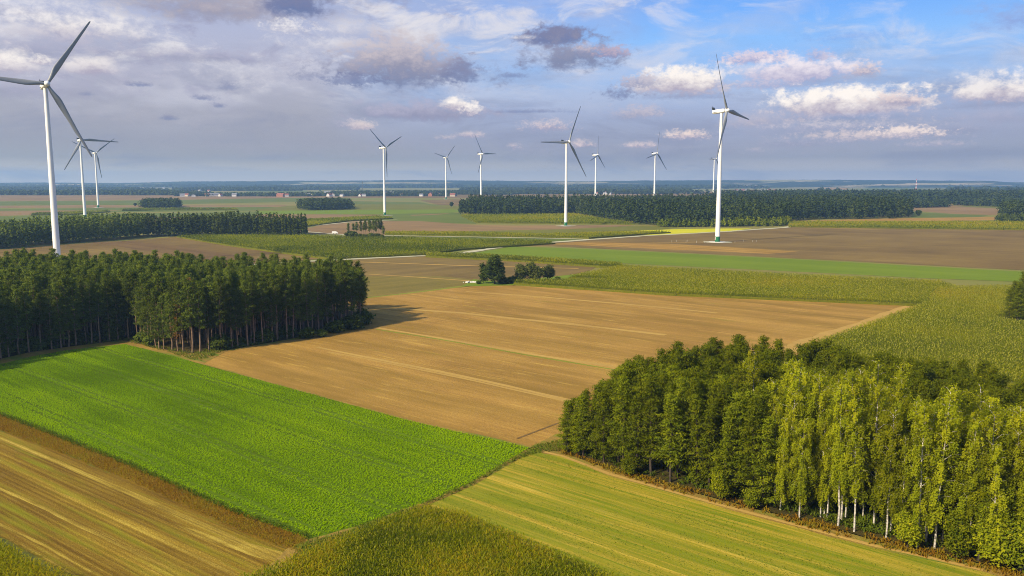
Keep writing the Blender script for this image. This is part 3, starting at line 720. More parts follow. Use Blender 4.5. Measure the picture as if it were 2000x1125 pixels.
def merged(name, label, places, variants, seed=8):
    """the trees past the first 300 of their kind: one mass of the same trunks and crowns"""
    rng = np.random.default_rng(seed); Vs = []; Fs = []; Ts = []; Ms = []; off = 0
    arr = []
    for tr, cr in variants:
        q = []
        for me in (tr, cr):
            v = np.empty(len(me.vertices) * 3, np.float32); me.vertices.foreach_get('co', v)
            f = np.array([list(p.vertices) for p in me.polygons if len(p.vertices) == 4], np.int32)
            q += [v.reshape(-1, 3), f]
        t = np.empty(len(cr.polygons), np.float32); cr.attributes['tint'].data.foreach_get('value', t)
        arr.append(q + [t])
    for p, sc in places:
        vt, ft, vc, fc, t = arr[rng.integers(len(arr))]
        a = rng.random() * 6.283; ca_, sa_ = math.cos(a), math.sin(a); sc = np.broadcast_to(sc, 3)
        k = .8 + .4 * rng.random()
        for v, f, tt, mi in ((vt, ft, np.full(len(ft), .5), 0), (vc, fc, np.clip(t * k, 0, 1), 1)):
            w = np.stack([(v[:, 0] * ca_ - v[:, 1] * sa_) * sc[0] + p[0], (v[:, 0] * sa_ + v[:, 1] * ca_) * sc[1] + p[1], v[:, 2] * sc[2] + _z[0]], 1)
            Vs.append(w); Fs.append(f + off); off += len(w); Ts.append(tt); Ms.append(np.full(len(f), mi))
    tr, cr = variants[0]
    o = link(name, mesh_np(name, np.concatenate(Vs), np.concatenate(Fs), [tr.materials[0], cr.materials[0]], np.concatenate(Ts), np.concatenate(Ms)))
    tag(o, label, 'wood', kind='stuff')

# --- old pine wood on the left
LWp = [(-300, 772), (-90, 728), (0, 703), (60, 689), (140, 678), (235, 666), (262, 666), (300, 680), (365, 692), (430, 687), (560, 665), (704, 637), (712, 620), (706, 610), (600, 606), (500, 603), (330, 588), (0, 588), (-300, 620)]
LW = GP(LWp)
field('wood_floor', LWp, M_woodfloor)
lf = GP(LWp[:13])
P = grid_pts(LW, 3.9, 3.6, .3, .45)
df = dist_line(P, lf)
P = P[df > 1.0]
# one front row set along the edge
row = []
for a, b in zip(lf[:-1], lf[1:]):
    k = max(1, int(np.hypot(*(b - a)) / 2.7))
    row += [a + (b - a) * (j + .5) / k for j in range(k)]
row = np.array(row); cen = LW.mean(0)
row = row + unit(cen - row) * (.8 + 1.2 * R.random((len(row), 1))) + R.normal(0, .4, row.shape)
P = P[dist_line(P, lf) > 3.4]
seq = sorted(row.tolist(), key=lambda p: -proj(p[0], p[1], 0)[0])
seq = [p for p in seq if proj(p[0], p[1], 0)[0] > -25]
dead_i = min(range(len(seq)), key=lambda i: abs(proj(*seq[i], 0)[0] - 350))
for i, p in enumerate(seq):
    px = proj(p[0], p[1], 0)[0]
    sc = (.80 + .30 * R.random()) * (.93 if px > 660 else 1.0)
    if i == dead_i:
        tree('pine_tree', DEAD, p, 'rust brown dying pine with thin crown on the front edge of the left wood', 'pine tree', 'pines of the left wood', .8); continue
    low = R.random() < (.25 if 330 < px < 560 else .55)
    m = random.choice(OLDLOW) if low else random.choice(OLD)
    kind = 'low-branched pine' if low else 'tall bare-trunked pine'
    tree('pine_tree', m, p, '%s in the front row of the left wood, %s from its right-hand end' % (kind, ORD[i]), 'pine tree', 'pines of the left wood', sc)
dl = dist_line(P, lf)
rusty = min(range(len(P)), key=lambda i: np.hypot(*(np.array(proj(P[i][0], P[i][1], 20)) - np.array([375, 548]))))
lx = np.array([proj(p[0], p[1], 0)[0] for p in P])
near = set(np.argsort(dl + 1000 * (lx < -20))[:max(0, 152 - len(seq))].tolist())
rest = []
for i, p in enumerate(P):
    sc = .74 + .34 * R.random(); sc = (sc ** .6 * .92, sc ** .6 * .92, sc)
    if i == rusty:
        tree('pine_tree', DEAD, p, 'pine with a reddish brown top standing out of the dark left wood', 'pine tree', 'pines of the left wood', (1.15, 1.15, 1.08)); continue
    if i in near:
        tree('pine_tree', random.choice(OLD), p, 'dark green pine in the second rows of the left wood, seen over its front row', 'pine tree', 'pines of the left wood', sc)
    else: rest.append((p, sc))
merged('pine_wood', 'dark pine crowns filling the depth of the left wood', rest, OLD)
counts['left pines'] = len(P) + len(seq)
for k, (px, py, s) in enumerate([(600, 657, .5), (680, 641, .55), (706, 636, .7), (240, 668, .45), (395, 687, .35)]):
    pass

# --- mixed wood on the right: pines behind, birches along the lower edge
RWp = [(1092, 872), (1104, 888), (1200, 922), (1300, 948), (1400, 976), (1500, 1002), (1600, 1028), (1700, 1055), (1800, 1080), (1920, 1104), (2060, 1142), (2150, 1160), (2150, 925), (2000, 893), (1850, 860), (1700, 832), (1560, 814), (1450, 802), (1300, 793), (1215, 815)]
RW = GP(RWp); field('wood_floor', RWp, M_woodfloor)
rf = GP(RWp[:12]); rl = GP([(1300, 793), (1215, 815), (1092, 872), (1104, 888)])
P = grid_pts(RW, 2.45, 2.3, A_RIGHT, .48)
dF = dist_line(P, rf); dL = dist_line(P, rl)
pxs = np.array([proj(p[0], p[1], 0)[0] for p in P])
isb = (pxs > 1490) & (dF < 17 + 6 * np.sin(pxs / 60.)) & (R.random(len(P)) < np.clip(1.35 - dF / 24, 0, .93))
isb |= (pxs > 1400) & (pxs < 1760) & (dF > 14) & (dF < 30) & (R.random(len(P)) < .18)
keep = (dF > .3) & (isb | (R.random(len(P)) < np.where(dF > 24, .80, .9)))
P, dF, dL, pxs, isb = P[keep], dF[keep], dL[keep], pxs[keep], isb[keep]
pool = np.where(~isb)[0]; far_p = set(pool[np.argsort(dF[pool])][128:].tolist()); rest = []
fb = sorted([i for i in range(len(P)) if isb[i] and dF[i] < 6.5], key=lambda i: pxs[i])
fp = sorted([i for i in range(len(P)) if not isb[i] and dF[i] < 6.5], key=lambda i: pxs[i])
rb = {i: k for k, i in enumerate(fb)}; rp = {i: k for k, i in enumerate(fp)}
for i, p in enumerate(P):
    if isb[i]:
        sc = (.72 + .36 * R.random()) * (1.0 if dF[i] < 20 else .9)
        m = random.choice(BIRCH)
        if i in rb: lab = 'white-stemmed birch near the lower edge of the right wood, %s birch from the left' % ORD[min(rb[i], 59)]
        else: lab = 'yellow green birch crown inside the right wood behind its front birches'
        tree('birch_tree', m, p, lab, 'birch tree', 'birches of the right wood', (sc, sc, sc))
    else:
        hgt = (8.5 + min(7.0, dL[i] * .72)) * (.86 + .26 * R.random())
        if dF[i] < 5 and pxs[i] > 1500: hgt *= .55 + .2 * R.random()
        m = random.choice(YOUNG); s = hgt / 15
        w = s ** .6 * (.95 + .2 * R.random())
        if i in far_p: rest.append((p, (w, w, s))); continue
        if i in rp: lab = '%s pine in the front of the right wood, %s pine from the left' % ('low bushy' if hgt < 11 else 'tall bushy', ORD[min(rp[i], 59)])
        else: lab = 'green pine inside the right wood, only its pointed crown showing'
        tree('pine_tree', m, p, lab, 'pine tree', 'pines of the right wood', (w, w, s))
merged('pine_wood', 'green pine crowns filling the back of the right wood', rest, YOUNG, 9)
counts['right'] = (int(isb.sum()), int((~isb).sum()), len(fb), len(fp))

tufts('undergrowth', 'green and brown undergrowth on the floor of the right wood along its front', 'undergrowth', GP([(1095, 876), (1200, 914), (1300, 940), (1400, 966), (1500, 992), (1700, 1045), (1920, 1094), (2080, 1135), (2080, 1085), (1920, 1050), (1700, 1004), (1500, 958), (1300, 912), (1150, 868)]),
      .62, .7, 6, .7, .2, M_grass, .0, .75, 38, 0, lambda P, pn: R.random(len(P)) < np.clip((pn - .25) * 2.5, .1, .9), .8, .4, 7)
oak = [broad_mesh(260 + i, 8, [(0, 0, 3.2, 2.0, 2.2), (1.1, .3, 4.6, 1.6, 1.7), (-1.1, -.2, 4.2, 1.6, 1.8), (.1, .8, 5.9, 1.3, 1.4), (.2, -.9, 2.6, 1.5, 1.4)], (M_bark_dark, M_birch if i else M_pine_young), .20, 70, .16) for i in range(2)]
for k, (px, py, s, lab) in enumerate([(1228, 932, .55, 'low round oak bush at the foot of the pines, leftmost of the young oaks'), (1405, 980, .6, 'low oak bush where the pines of the right wood give way to birches'), (1470, 997, .5, 'small oak bush just left of the first white birch stems'),
                                      (1772, 1074, .75, 'young oak in front of the birches in the lower right'), (1868, 1096, .8, 'young oak with a round crown in the lower right, left of the corner ones'),
                                      (1938, 1108, 1.0, 'taller young oak near the lower right corner of the wood'), (1992, 1122, 1.05, 'young oak in the lower right corner, cut by the frame')]):
    x, y = G(px, py); tree('oak_tree', oak[k % 2], (x, y), lab, 'oak tree', 'young oaks along the right wood', (s, s, s * (.9 + .3 * R.random())))
# --- trees at the right edge of the frame
for k, (px, py, s, lab) in enumerate([(1971, 627, .62, 'leftmost bushy pine of the group at the right edge, beside the maize'), (1986, 631, .80, 'broad front pine of the group at the right edge, beside the maize'),
                                      (2008, 630, .9, 'pine cut by the right edge of the photo, beside the maize'), (1992, 619, .95, 'tallest pine at the back of the group at the right edge'), (1978, 621, .75, 'pine behind the leftmost one of the group at the right edge')]):
    x, y = G(px, py); tree('pine_tree', YOUNG[k % 3], (x, y), lab, 'pine tree', 'pines at the right edge', (1.75 * s, 1.75 * s, s * 1.2))

# --- poplars and willows in the middle
def at(px, py): return G(px, py)
pop = broad_mesh(201, 14, [(0, 0, 4.5, 2.3, 3.2), (.6, .4, 8.0, 2.5, 3.4), (-1.6, .3, 6.4, 1.9, 3.2), (1.7, -.3, 5.5, 1.8, 2.9), (.3, .2, 11.2, 1.7, 2.4), (-.9, -.5, 9.8, 1.6, 2.4)], (M_bark_dark, M_poplar), .3, 75, .3)
pop2 = broad_mesh(202, 9, [(0, 0, 3, 1.5, 2.4), (.4, 0, 5.6, 1.3, 2.2), (-.4, .2, 7.2, .9, 1.7)], (M_bark_dark, M_poplar), .27, 75, .16)
tree('poplar_tree', pop, at(966, 556), 'tallest dark poplar standing in the middle fields', 'poplar tree', scale=(1.45, 1.45, 1.04), rz=.4)
tree('poplar_tree', pop2, at(945, 554), 'small slim poplar at the left side of the big dark poplar', 'poplar tree', scale=(1.35, 1.35, 1.1), rz=.4)
wil = [broad_mesh(210 + i, 8, [(0, 0, 3.4, 2.6, 2.4), (1.8, .2, 4.2, 2.0, 2.2), (-1.8, -.1, 3.3, 1.9, 2.2), (.3, 1.2, 5.4, 1.8, 1.7)], (M_bark_dark, M_willow), .28, 60, .22) for i in range(2)]
tree('willow_tree', wil[0], at(1020, 551), 'grey green round willow next to the poplars, first of three from the poplars', 'willow tree', 'willows in the middle fields', 1.2, 1.2)
tree('willow_tree', wil[1], at(1044, 551), 'largest pale grey green willow, middle of the willow group', 'willow tree', 'willows in the middle fields', 1.35, 2.2)
tree('willow_tree', wil[0], at(1070, 548), 'grey green willow at the right end of the willow group', 'willow tree', 'willows in the middle fields', 1.1, 4.0)
bush = broad_mesh(220, 3, [(0, 0, 1.2, 1.6, 1.1), (1.2, .3, 1.1, 1.3, .9), (-1.2, -.2, .9, 1.2, .8)], (M_bark_dark, M_poplar), .25, 80, .08)
for px, py, s, lab in [(985, 555, 1.25, 'low dark bush at the foot of the big poplar on its right'), (1000, 553, 1.3, 'low dark bush between the poplar and the willows'), (1013, 555, .9, 'small pale bush in front of the willows by the maize'),
                       (1090, 549, .8, 'low bush right of the willows at the maize edge'), (935, 555, .6, 'small bush left of the slim poplar')]:
    tree('bush', bush, at(px, py), lab, 'bush', 'bushes by the willows', s)
ub = broad_mesh(221, 3, [(0, 0, 1.3, 1.7, 1.2), (1.1, .4, 1.2, 1.2, 1.0), (-1.0, -.3, 1.8, 1.1, 1.3)], (M_bark_dark, M_pine_old), .28, 80, .08)
for px, py, s, lab in [(600, 661, 1.1, 'dark bush at the foot of the left wood, left of its right corner'), (655, 650, 1.3, 'dark bush under the pines near the right corner of the left wood'), (690, 643, 1.6, 'large dark bush filling the right corner of the left wood'),
                       (708, 634, 1.7, 'dark bush at the very right end of the left wood'), (300, 676, 1.2, 'dark bush under the pines beside the notch in the left wood')]:
    tree('bush', ub, at(px, py), lab, 'bush', 'bushes under the left wood', s)

for k, px in enumerate([6, 40, 72, 108, 150, 186, 222, 284, 430, 470, 516, 560, 628]):
    q = np.interp(px, [p_[0] for p_ in LWp[1:11]], [p_[1] for p_ in LWp[1:11]])
    tree('bush', ub, at(px, q - 3 - 4 * R.random()), 'dark bush at the foot of the left wood, %s from its left end' % ORD[k], 'bush', 'bushes under the left wood', .7 + .8 * R.random())
# --- small clump of thin pines in the middle distance
thin = [pine_mesh(230 + i, 12, cb, rm, 34, 9, 'old', (M_bark_pine, M_pine_old), .45) for i, (cb, rm) in enumerate([(.35, 1.3), (.5, 1.4), (.42, 1.8)])]
xs = [682, 693, 698, 704, 709, 714, 720, 725, 730, 735, 741, 746, 749]
for i, px in enumerate(xs):
    tree('pine_tree', thin[i % 3], at(px + 4 * (R.random() - .5), 461.2 + 2.5 * (i / 12) + 1.4 * R.random()), 'thin pine in the small clump by the gravel road, %s from the left' % ORD[i], 'pine tree', 'thin pines of the small clump', (.95, .95, .85 + .5 * R.random()))
for i, px in enumerate([683, 690, 697, 704, 711, 718, 725, 732, 739, 746]):
    tree('bush', ub, at(px, 462.5 + 2.3 * i / 9), 'dark bush under the small pine clump, %s from the left' % ORD[i], 'bush', 'bushes under the small pine clump', .9 + .8 * R.random())

# --- lone trees in the far fields
lone = broad_mesh(240, 9, [(0, 0, 4.5, 3.0, 3.0), (1.6, .5, 5.5, 2.2, 2.2), (-1.5, 0, 5.2, 2.2, 2.3)], (M_bark_dark, M_poplar), .55, 40, .3)
for px, py, s, lab in [(882, 404, 1.15, 'lone round tree left of the middle forest'), (264, 403, .8, 'small lone tree left of the long dark copse'), (1737, 427, 1.3, 'broad tree standing before the right forest edge'),
                       (1794, 422, 1.05, 'small round tree right of the forest corner'), (1532, 438, .7, 'small round bushy tree where the gravel road meets the forest')]:
    tree('field_tree', lone, at(px, py), lab, 'tree', scale=s)

# ------------------------------------------------------------------ woods far off, each one mass
def wood(label, px, sp, H, q, size, mat, seed, shape='pine', hvar=.25, rad=None, ground=None, tbias=0., name='forest', maxn=9000):
    poly = GP(px) if ground is None else np.array(ground, float)
    rng = np.random.default_rng(seed)
    P = grid_pts(poly, sp, sp, .4, .45, rng)
    if len(P) > maxn: P = P[rng.permutation(len(P))[:maxn]]
    n = len(P); rad = rad or sp * .62
    hh = H * (1 - hvar + 2 * hvar * rng.random(n)) * (.85 + .3 * fbm(P, sp * 12, 2))
    u = rng.random((n, q)) ** .8
    if shape == 'pine': prof = rad * (1.05 - .8 * u ** 1.4)
    else: prof = rad * 1.25 * np.sqrt(np.clip(1 - (np.clip(u, .05, 1) * 1.5 - .5) ** 2, .05, 1))
    th = rng.random((n, q)) * 6.283
    rr = prof * (.55 + .5 * rng.random((n, q)))
    zlo = .1
    c = np.stack([P[:, :1] + rr * np.cos(th), P[:, 1:] + rr * np.sin(th), hh[:, None] * (zlo + (1 - zlo) * u)], -1)
    nor = np.stack([np.cos(th), np.sin(th), .5 + u], -1)
    V = diamonds(c.reshape(-1, 3), nor.reshape(-1, 3), size * (.7 + .6 * rng.random(n * q)), .75, rng)
    t = np.clip(.45 + tbias + .5 * (fbm(P, sp * 9, 2) - .5) + .55 * (rng.random(n) - .5), 0, 1)
    t = np.clip(np.repeat(t, q) + (rng.random(n * q) - .5) * .3, 0, 1)
    o = link(name, mesh_np(name, V, np.arange(len(V)).reshape(-1, 4), [mat], t)); tag(o, label, 'forest', kind='stuff')
    return n

counts['strip'] = wood('dark strip of tall pines across the left middle distance', [(-250, 497), (0, 487), (100, 478), (215, 470), (285, 463), (285, 458), (215, 463), (100, 470), (0, 477), (-250, 488)], 3.3, 17.5, 60, .8, M_pine_old, 51, rad=2.3, hvar=.2)
wood('dark strip of pines running right from the left pine strip', [(285, 463.5), (345, 462.5), (400, 460.5), (500, 460.5), (598, 461), (600, 456.5), (500, 455.5), (400, 455.5), (345, 457), (285, 459)], 3.4, 17, 60, .85, M_pine_old, 52, rad=2.3, hvar=.24)
wood('round dark copse left of the tall turbine in the middle', [(583, 409), (600, 411), (640, 410.5), (680, 409.5), (690, 407), (670, 402), (620, 401), (588, 404)], 7, 15, 60, 1.3, M_farb, 53, 'broad', .2)
wood('long dark copse in the far left fields', [(273, 406), (300, 406.8), (350, 405.8), (352, 403), (330, 401.5), (285, 402)], 7, 14, 60, 1.3, M_farb, 54, 'broad', .2)
A = [(895, 420), (950, 421), (1000, 421.5), (1095, 420.5), (1120, 418), (1180, 429), (1235, 438), (1300, 443), (1400, 442.5), (1530, 440), (1540, 432), (1600, 429), (1700, 428), (1775, 425), (1782, 418), (1760, 408), (1700, 402), (1620, 400), (1560, 401), (1400, 403), (1280, 404), (1100, 406), (920, 407)]
counts['forA'] = wood('large dark pine forest across the right middle distance', A, 6.0, 20, 44, 1.3, M_far, 55, rad=3.3, hvar=.34)
wood('dark pine forest rising behind the large forest', [(1380, 402), (1560, 400), (1700, 401), (1735, 402), (1850, 399), (2000, 398), (2600, 398), (2600, 386), (2000, 385), (1700, 385), (1560, 386), (1400, 389)], 9, 20, 28, 2.3, M_far, 56, rad=4.8, hvar=.36)
wood('low dark plantation beyond the brown field on the right', [(1740, 403), (1770, 407), (1850, 405), (1856, 401), (1760, 398)], 8, 13, 30, 1.9, M_far, 57, rad=4.2, hvar=.1)
wood('long low plantation at the far right', [(1862, 401), (1960, 404.5), (2300, 408), (2300, 402), (1960, 399.5), (1870, 397.5)], 9, 13, 30, 2.0, M_far, 58, rad=4.5, hvar=.1)
wood('dark copse at the right edge behind the yellowish maize', [(1952, 422), (2000, 424), (2300, 430), (2300, 418), (2010, 412), (1960, 411)], 6.5, 16, 50, 1.3, M_farb, 59, 'broad')
wood('low round bushes in front of the right edge copse', [(1948, 433), (1975, 433.5), (2120, 436), (2120, 431), (1975, 429.5), (1950, 430)], 6, 7, 50, 1.0, M_farb, 60, 'broad', .35, tbias=.15)
wood('young light green trees along the front of the large forest', [(1285, 443.8), (1400, 443.3), (1525, 442), (1548, 438), (1535, 436), (1400, 438.5), (1300, 439)], 4.0, 7.5, 50, .8, M_pine_young, 61, rad=2.2, hvar=.35, tbias=-.1)

# belts of woodland and hedges between the fields and the hills
rb_ = np.random.default_rng(77)
def belt(label, segs, H, sp, size, seed, mat=None, q=22, tb=0., thr=.42):
    gs = []
    for (x0, x1, y0, y1) in segs:
        a = GP([(x0, y1), (x1, y1), (x1, y0), (x0, y0)])
        gs.append(a)
    rng = np.random.default_rng(seed); PP = []
    for a in gs:
        p = grid_pts(a, sp, sp * 1.6, .2, .5, rng)
        m = fbm(p * np.array([.45, 1]), 210, 3) + .25 * (fbm(p, 40, 2) - .5)
        PP.append(p[m > thr])
    P = np.concatenate(PP); n = len(P)
    if n > 9000: P = P[rng.permutation(n)[:9000]]; n = 9000
    hh = H * (.65 + .6 * rng.random(n)); u = rng.random((n, q)) ** .8; th = rng.random((n, q)) * 6.283
    rr = sp * .75 * np.sqrt(np.clip(1 - (u * 1.5 - .5) ** 2, .06, 1)) * (.5 + .55 * rng.random((n, q)))
    c = np.stack([P[:, :1] + rr * np.cos(th), P[:, 1:] + rr * np.sin(th), hh[:, None] * (.08 + .92 * u)], -1)
    nor = np.stack([np.cos(th), np.sin(th), .5 + u], -1)
    V = diamonds(c.reshape(-1, 3), nor.reshape(-1, 3), size * (.7 + .6 * rng.random(n * q)), .75, rng)
    t = np.clip(np.repeat(.4 + tb + .6 * (rng.random(n) - .5), q) + (rng.random(n * q) - .5) * .3, 0, 1)
    o = link('forest', mesh_np('forest', V, np.arange(len(V)).reshape(-1, 4), [mat or M_farb], t)); tag(o, label, 'forest', kind='stuff')
    counts['belt ' + label[:14]] = n

belt('tree belt and gardens of the far villages on the left and middle', [(340, 1000, 377.5, 380.5), (340, 620, 382.6, 383.8), (600, 890, 382, 383.4), (690, 830, 379, 381.5), (900, 1160, 376.5, 379.5)], 11, 8, 2.8, 71, thr=.5)
belt('scattered woodland behind the far villages', [(-300, 340, 377, 381.5), (-300, 700, 369.5, 373), (900, 1350, 371, 375.5), (1150, 1480, 376, 379)], 14, 13, 4.6, 72, thr=.53)
belt('dark woods below the hills', [(-600, 500, 363.5, 366.5), (420, 1000, 363.5, 367.5), (1000, 1500, 364, 369.5), (1480, 2600, 363.2, 366), (1560, 1640, 372, 378), (1850, 2100, 371, 376)], 17, 24, 9.0, 73, M_far, 16, thr=.55)

# ------------------------------------------------------------------ hills
def hills():
    nx, ny = 420, 46
    xs = np.linspace(-9000, 9000, nx); ys = np.linspace(6000, 10400, ny)
    X, Y = np.meshgrid(xs, ys); Pn = np.c_[X.ravel(), Y.ravel()]
    t = np.clip((Y - 6000) / 2600, 0, 1); t = t * t * (3 - 2 * t)
    px = 1000 + FPX * X / Y
    prof = np.interp(px, [-800, 0, 250, 360, 600, 790, 860, 1000, 1150, 1250, 1560, 1780, 1930, 1960, 2100, 2800], [26, 28, 30, 46, 52, 60, 56, 48, 46, 58, 62, 60, 52, 38, 34, 38])
    Z = t * (prof + 16 * (fbm(Pn, 1500, 4).reshape(X.shape) - .5)) - 2.0
    Z += np.clip(t * 1.4, 0, 1) * (6.0 * (vnoise(Pn * np.array([1, .3]), 70).reshape(X.shape) - .5) + 3.5 * (R.random(X.shape) - .5))
    V = np.c_[Pn, Z.ravel()]
    i = np.arange((ny - 1) * nx).reshape(ny - 1, nx)[:, :-1].ravel()
    F = np.stack([i, i + 1, i + nx + 1, i + nx], 1)
    m, nt, out = new_mat('hill_woods'); L = nt.links.new
    tc = N(nt, 'ShaderNodeTexCoord').outputs['Object']
    mp = N(nt, 'ShaderNodeMapping'); mp.inputs['Scale'].default_value = (1 / 1100, 1 / 560, 0); L(tc, mp.inputs['Vector'])
    n1 = noise(nt, mp.outputs[0], 1.0, 2, .5)
    n2 = noise(nt, tc, 1 / 45, 3, .6); n3 = noise(nt, tc, 1 / 700, 2)
    r1 = ramp(nt, [(.3, (.010, .022, .012)), (.7, (.035, .055, .022))]); L(n2, r1.inputs[0])
    r2 = ramp(nt, [(.35, (.20, .21, .08)), (.5, (.38, .30, .17)), (.65, (.18, .22, .08))]); L(n3, r2.inputs[0])
    mr = N(nt, 'ShaderNodeMapRange'); mr.inputs[1].default_value = .565; mr.inputs[2].default_value = .585; L(n1, mr.inputs[0])
    mx = N(nt, 'ShaderNodeMix', data_type='RGBA'); L(mr.outputs[0], mx.inputs[0]); L(r1.outputs[0], mx.inputs[6]); L(r2.outputs[0], mx.inputs[7])
    d = N(nt, 'ShaderNodeBsdfDiffuse'); L(mx.outputs[2], d.inputs[0]); L(d.outputs[0], out.inputs[0])
    tag(link('hills', mesh_np('hills', V, F, [m], smooth=True)), kind='structure')
hills()
# pale fields on the slopes and the plain below the hills
for pts, mm in [([(1590, 370), (1655, 370.5), (1655, 366.5), (1610, 365.5)], M_gold), ([(1670, 371), (1830, 370), (1800, 365.5), (1720, 364.5)], M_meadow), ([(1800, 370), (1900, 368.5), (1870, 365), (1805, 365)], M_olive),
                ([(1960, 368), (2200, 371), (2200, 367), (1960, 365)], M_gold), ([(1160, 371), (1225, 370.5), (1220, 367), (1165, 367)], M_mauve), ([(1260, 368), (1310, 368), (1305, 366), (1255, 366)], M_olive),
                ([(1330, 367.5), (1365, 367.5), (1362, 365), (1328, 365)], M_olive), ([(1410, 368), (1475, 368), (1470, 365), (1412, 365)], M_olive), ([(1000, 373), (1055, 373), (1050, 370), (1000, 370.5)], M_mauve),
                ([(860, 377), (925, 377), (920, 373), (862, 373.5)], M_mauve), ([(-100, 384), (60, 385), (50, 381.5), (-100, 381)], M_mauve), ([(480, 375), (600, 375), (600, 372), (500, 371.5)], M_meadow),
                ([(480, 366), (560, 366), (550, 363.8), (490, 363.8)], M_olive), ([(600, 369), (640, 369), (640, 366.5), (600, 366)], M_mauve), ([(1500, 375), (1560, 375), (1560, 372.5), (1500, 372)], M_olive)]:
    field('field', pts, mm)

# ------------------------------------------------------------------ avenue, villages
ave = broad_mesh(250, 10, [(0, 0, 6.0, 3.6, 3.6), (1.6, 0, 7.2, 2.4, 2.4), (-1.6, 0, 6.8, 2.6, 2.5)], (M_bark_dark, M_farb), 1.2, 14, .4)
for i, px in enumerate([1156, 1172, 1188, 1203, 1210, 1218, 1226, 1236, 1244, 1253, 1262, 1269, 1288, 1295, 1302, 1310, 1322]):
    tree('roadside_tree', ave, at(px, 381.0 - .1 * (i % 3)), 'dark round roadside tree of the avenue beyond the forest, %s from the left' % ORD[i], 'tree', 'avenue of roadside trees', 1.15 + .45 * R.random())

M_wall_w = plain_mat('white_render', (.55, .54, .52, 1), .8, .08, .3)
M_wall_c = plain_mat('cream_render', (.58, .50, .38, 1), .8, .08, .3)
M_wall_b = plain_mat('brick_wall', (.34, .15, .09, 1), .85, .15, .5)
M_roof_r = plain_mat('red_tiles', (.26, .10, .07, 1), .8, .25, .4)
M_roof_g = plain_mat('grey_roof', (.22, .22, .24, 1), .7, .2, .4)
def house_mesh(w, d, h, r, mw, mr, chim=True):
    a = MB(); a.box((0, 0, h / 2), (w, d, h)); a.add([(-w / 2, -d / 2, h), (-w / 2, d / 2, h), (-w / 2, 0, h + r)], [(0, 2, 1)]); a.add([(w / 2, -d / 2, h), (w / 2, d / 2, h), (w / 2, 0, h + r)], [(0, 1, 2)])
    b = MB(); e = .5; zz = h - .12 * r; th = .25
    for s in (-1, 1):
        q = [(-w / 2 - e, s * (d / 2 + e), h - r * e / (d / 2)), (w / 2 + e, s * (d / 2 + e), h - r * e / (d / 2)), (w / 2 + e, 0, h + r + .05), (-w / 2 - e, 0, h + r + .05)]
        b.add(q + [(x, y, z + th) for x, y, z in q], [(0, 1, 2, 3), (7, 6, 5, 4), (0, 4, 5, 1), (1, 5, 6, 2), (2, 6, 7, 3), (3, 7, 4, 0)])
    if chim: b.box((w * .2, d * .1, h + r + .5), (.8, .8, 2.0))
    return a.mesh('wall', [mw]), b.mesh('roof', [mr])
HT = {'white house with a red roof': house_mesh(12, 9, 4.5, 4, M_wall_w, M_roof_r), 'cream house with a red roof': house_mesh(13, 9, 4, 4, M_wall_c, M_roof_r), 'white house with a grey roof': house_mesh(12, 10, 5.5, 3, M_wall_w, M_roof_g),
      'brick farm building with a red roof': house_mesh(20, 10, 5, 4.5, M_wall_b, M_roof_r, False), 'long white shed with a grey roof': house_mesh(30, 12, 5, 2.5, M_wall_w, M_roof_g, False)}
def village(where, spots, seed, group):
    rg_ = random.Random(seed)
    kinds = list(HT)
    for px, py in spots:
        k = rg_.choice(kinds[:3]) if rg_.random() < .72 else rg_.choice(kinds[3:])
        x, y = G(px, py + .9 - 1.0 * rg_.random())
        o = empty('house', (x, y, 0), rg_.uniform(-.5, .5) + (1.57 if rg_.random() < .25 else 0)); s = .95 + .4 * rg_.random(); o.scale = (s, s, s)
        tag(o, '%s %s' % (k, where), 'house', group)
        link('wall', HT[k][0], o); link('roof', HT[k][1], o)
village('in the far village behind the left fields', [(356, 383.5), (365, 382.8), (378, 383.6), (392, 382.5), (405, 383.4), (418, 383.0), (431, 383.5), (447, 382.8), (458, 383.4), (537, 383.6), (548, 383.9), (560, 383.5)], 3, 'houses of the left far village')
village('in the far village beside the tall middle turbine', [(602, 383), (610, 383.5), (643, 383.2), (650, 383.6), (668, 383.3), (690, 380.8), (698, 381.6), (704, 383.0), (711, 383.2), (716, 380.2), (723, 379.2), (727, 380.6), (758, 380.2), (765, 379.4), (774, 379.6), (785, 382.6), (797, 380.6), (804, 380.9), (823, 382.9), (842, 383.2), (858, 382.8), (884, 383.1), (690, 378), (662, 377.8), (642, 377)], 5, 'houses of the middle far village')
village('near the avenue beyond the forest', [(1166, 379.2), (1172, 379.0), (1183, 379.4), (1186, 379.0)], 7, 'houses by the avenue')
village('in the far village right of the middle forest', [(1292, 373.2), (1299, 373.5), (1306, 373.2), (1312, 373.6), (1318, 373.4), (1438, 374.0), (1444, 374.3), (1451, 373.9), (1458, 374.2), (1466, 374.1), (1473, 374.4), (1483, 374.6), (1490, 374.2)], 9, 'houses of the right far village')
village('below the wooded hills on the left', [(604, 370.5), (622, 370.2), (630, 369.8), (647, 366.5), (658, 366.7), (320, 368.0), (312, 375), (390, 374.2), (408, 373.8), (1502, 373), (1512, 373.3)], 13, 'scattered houses below the hills')

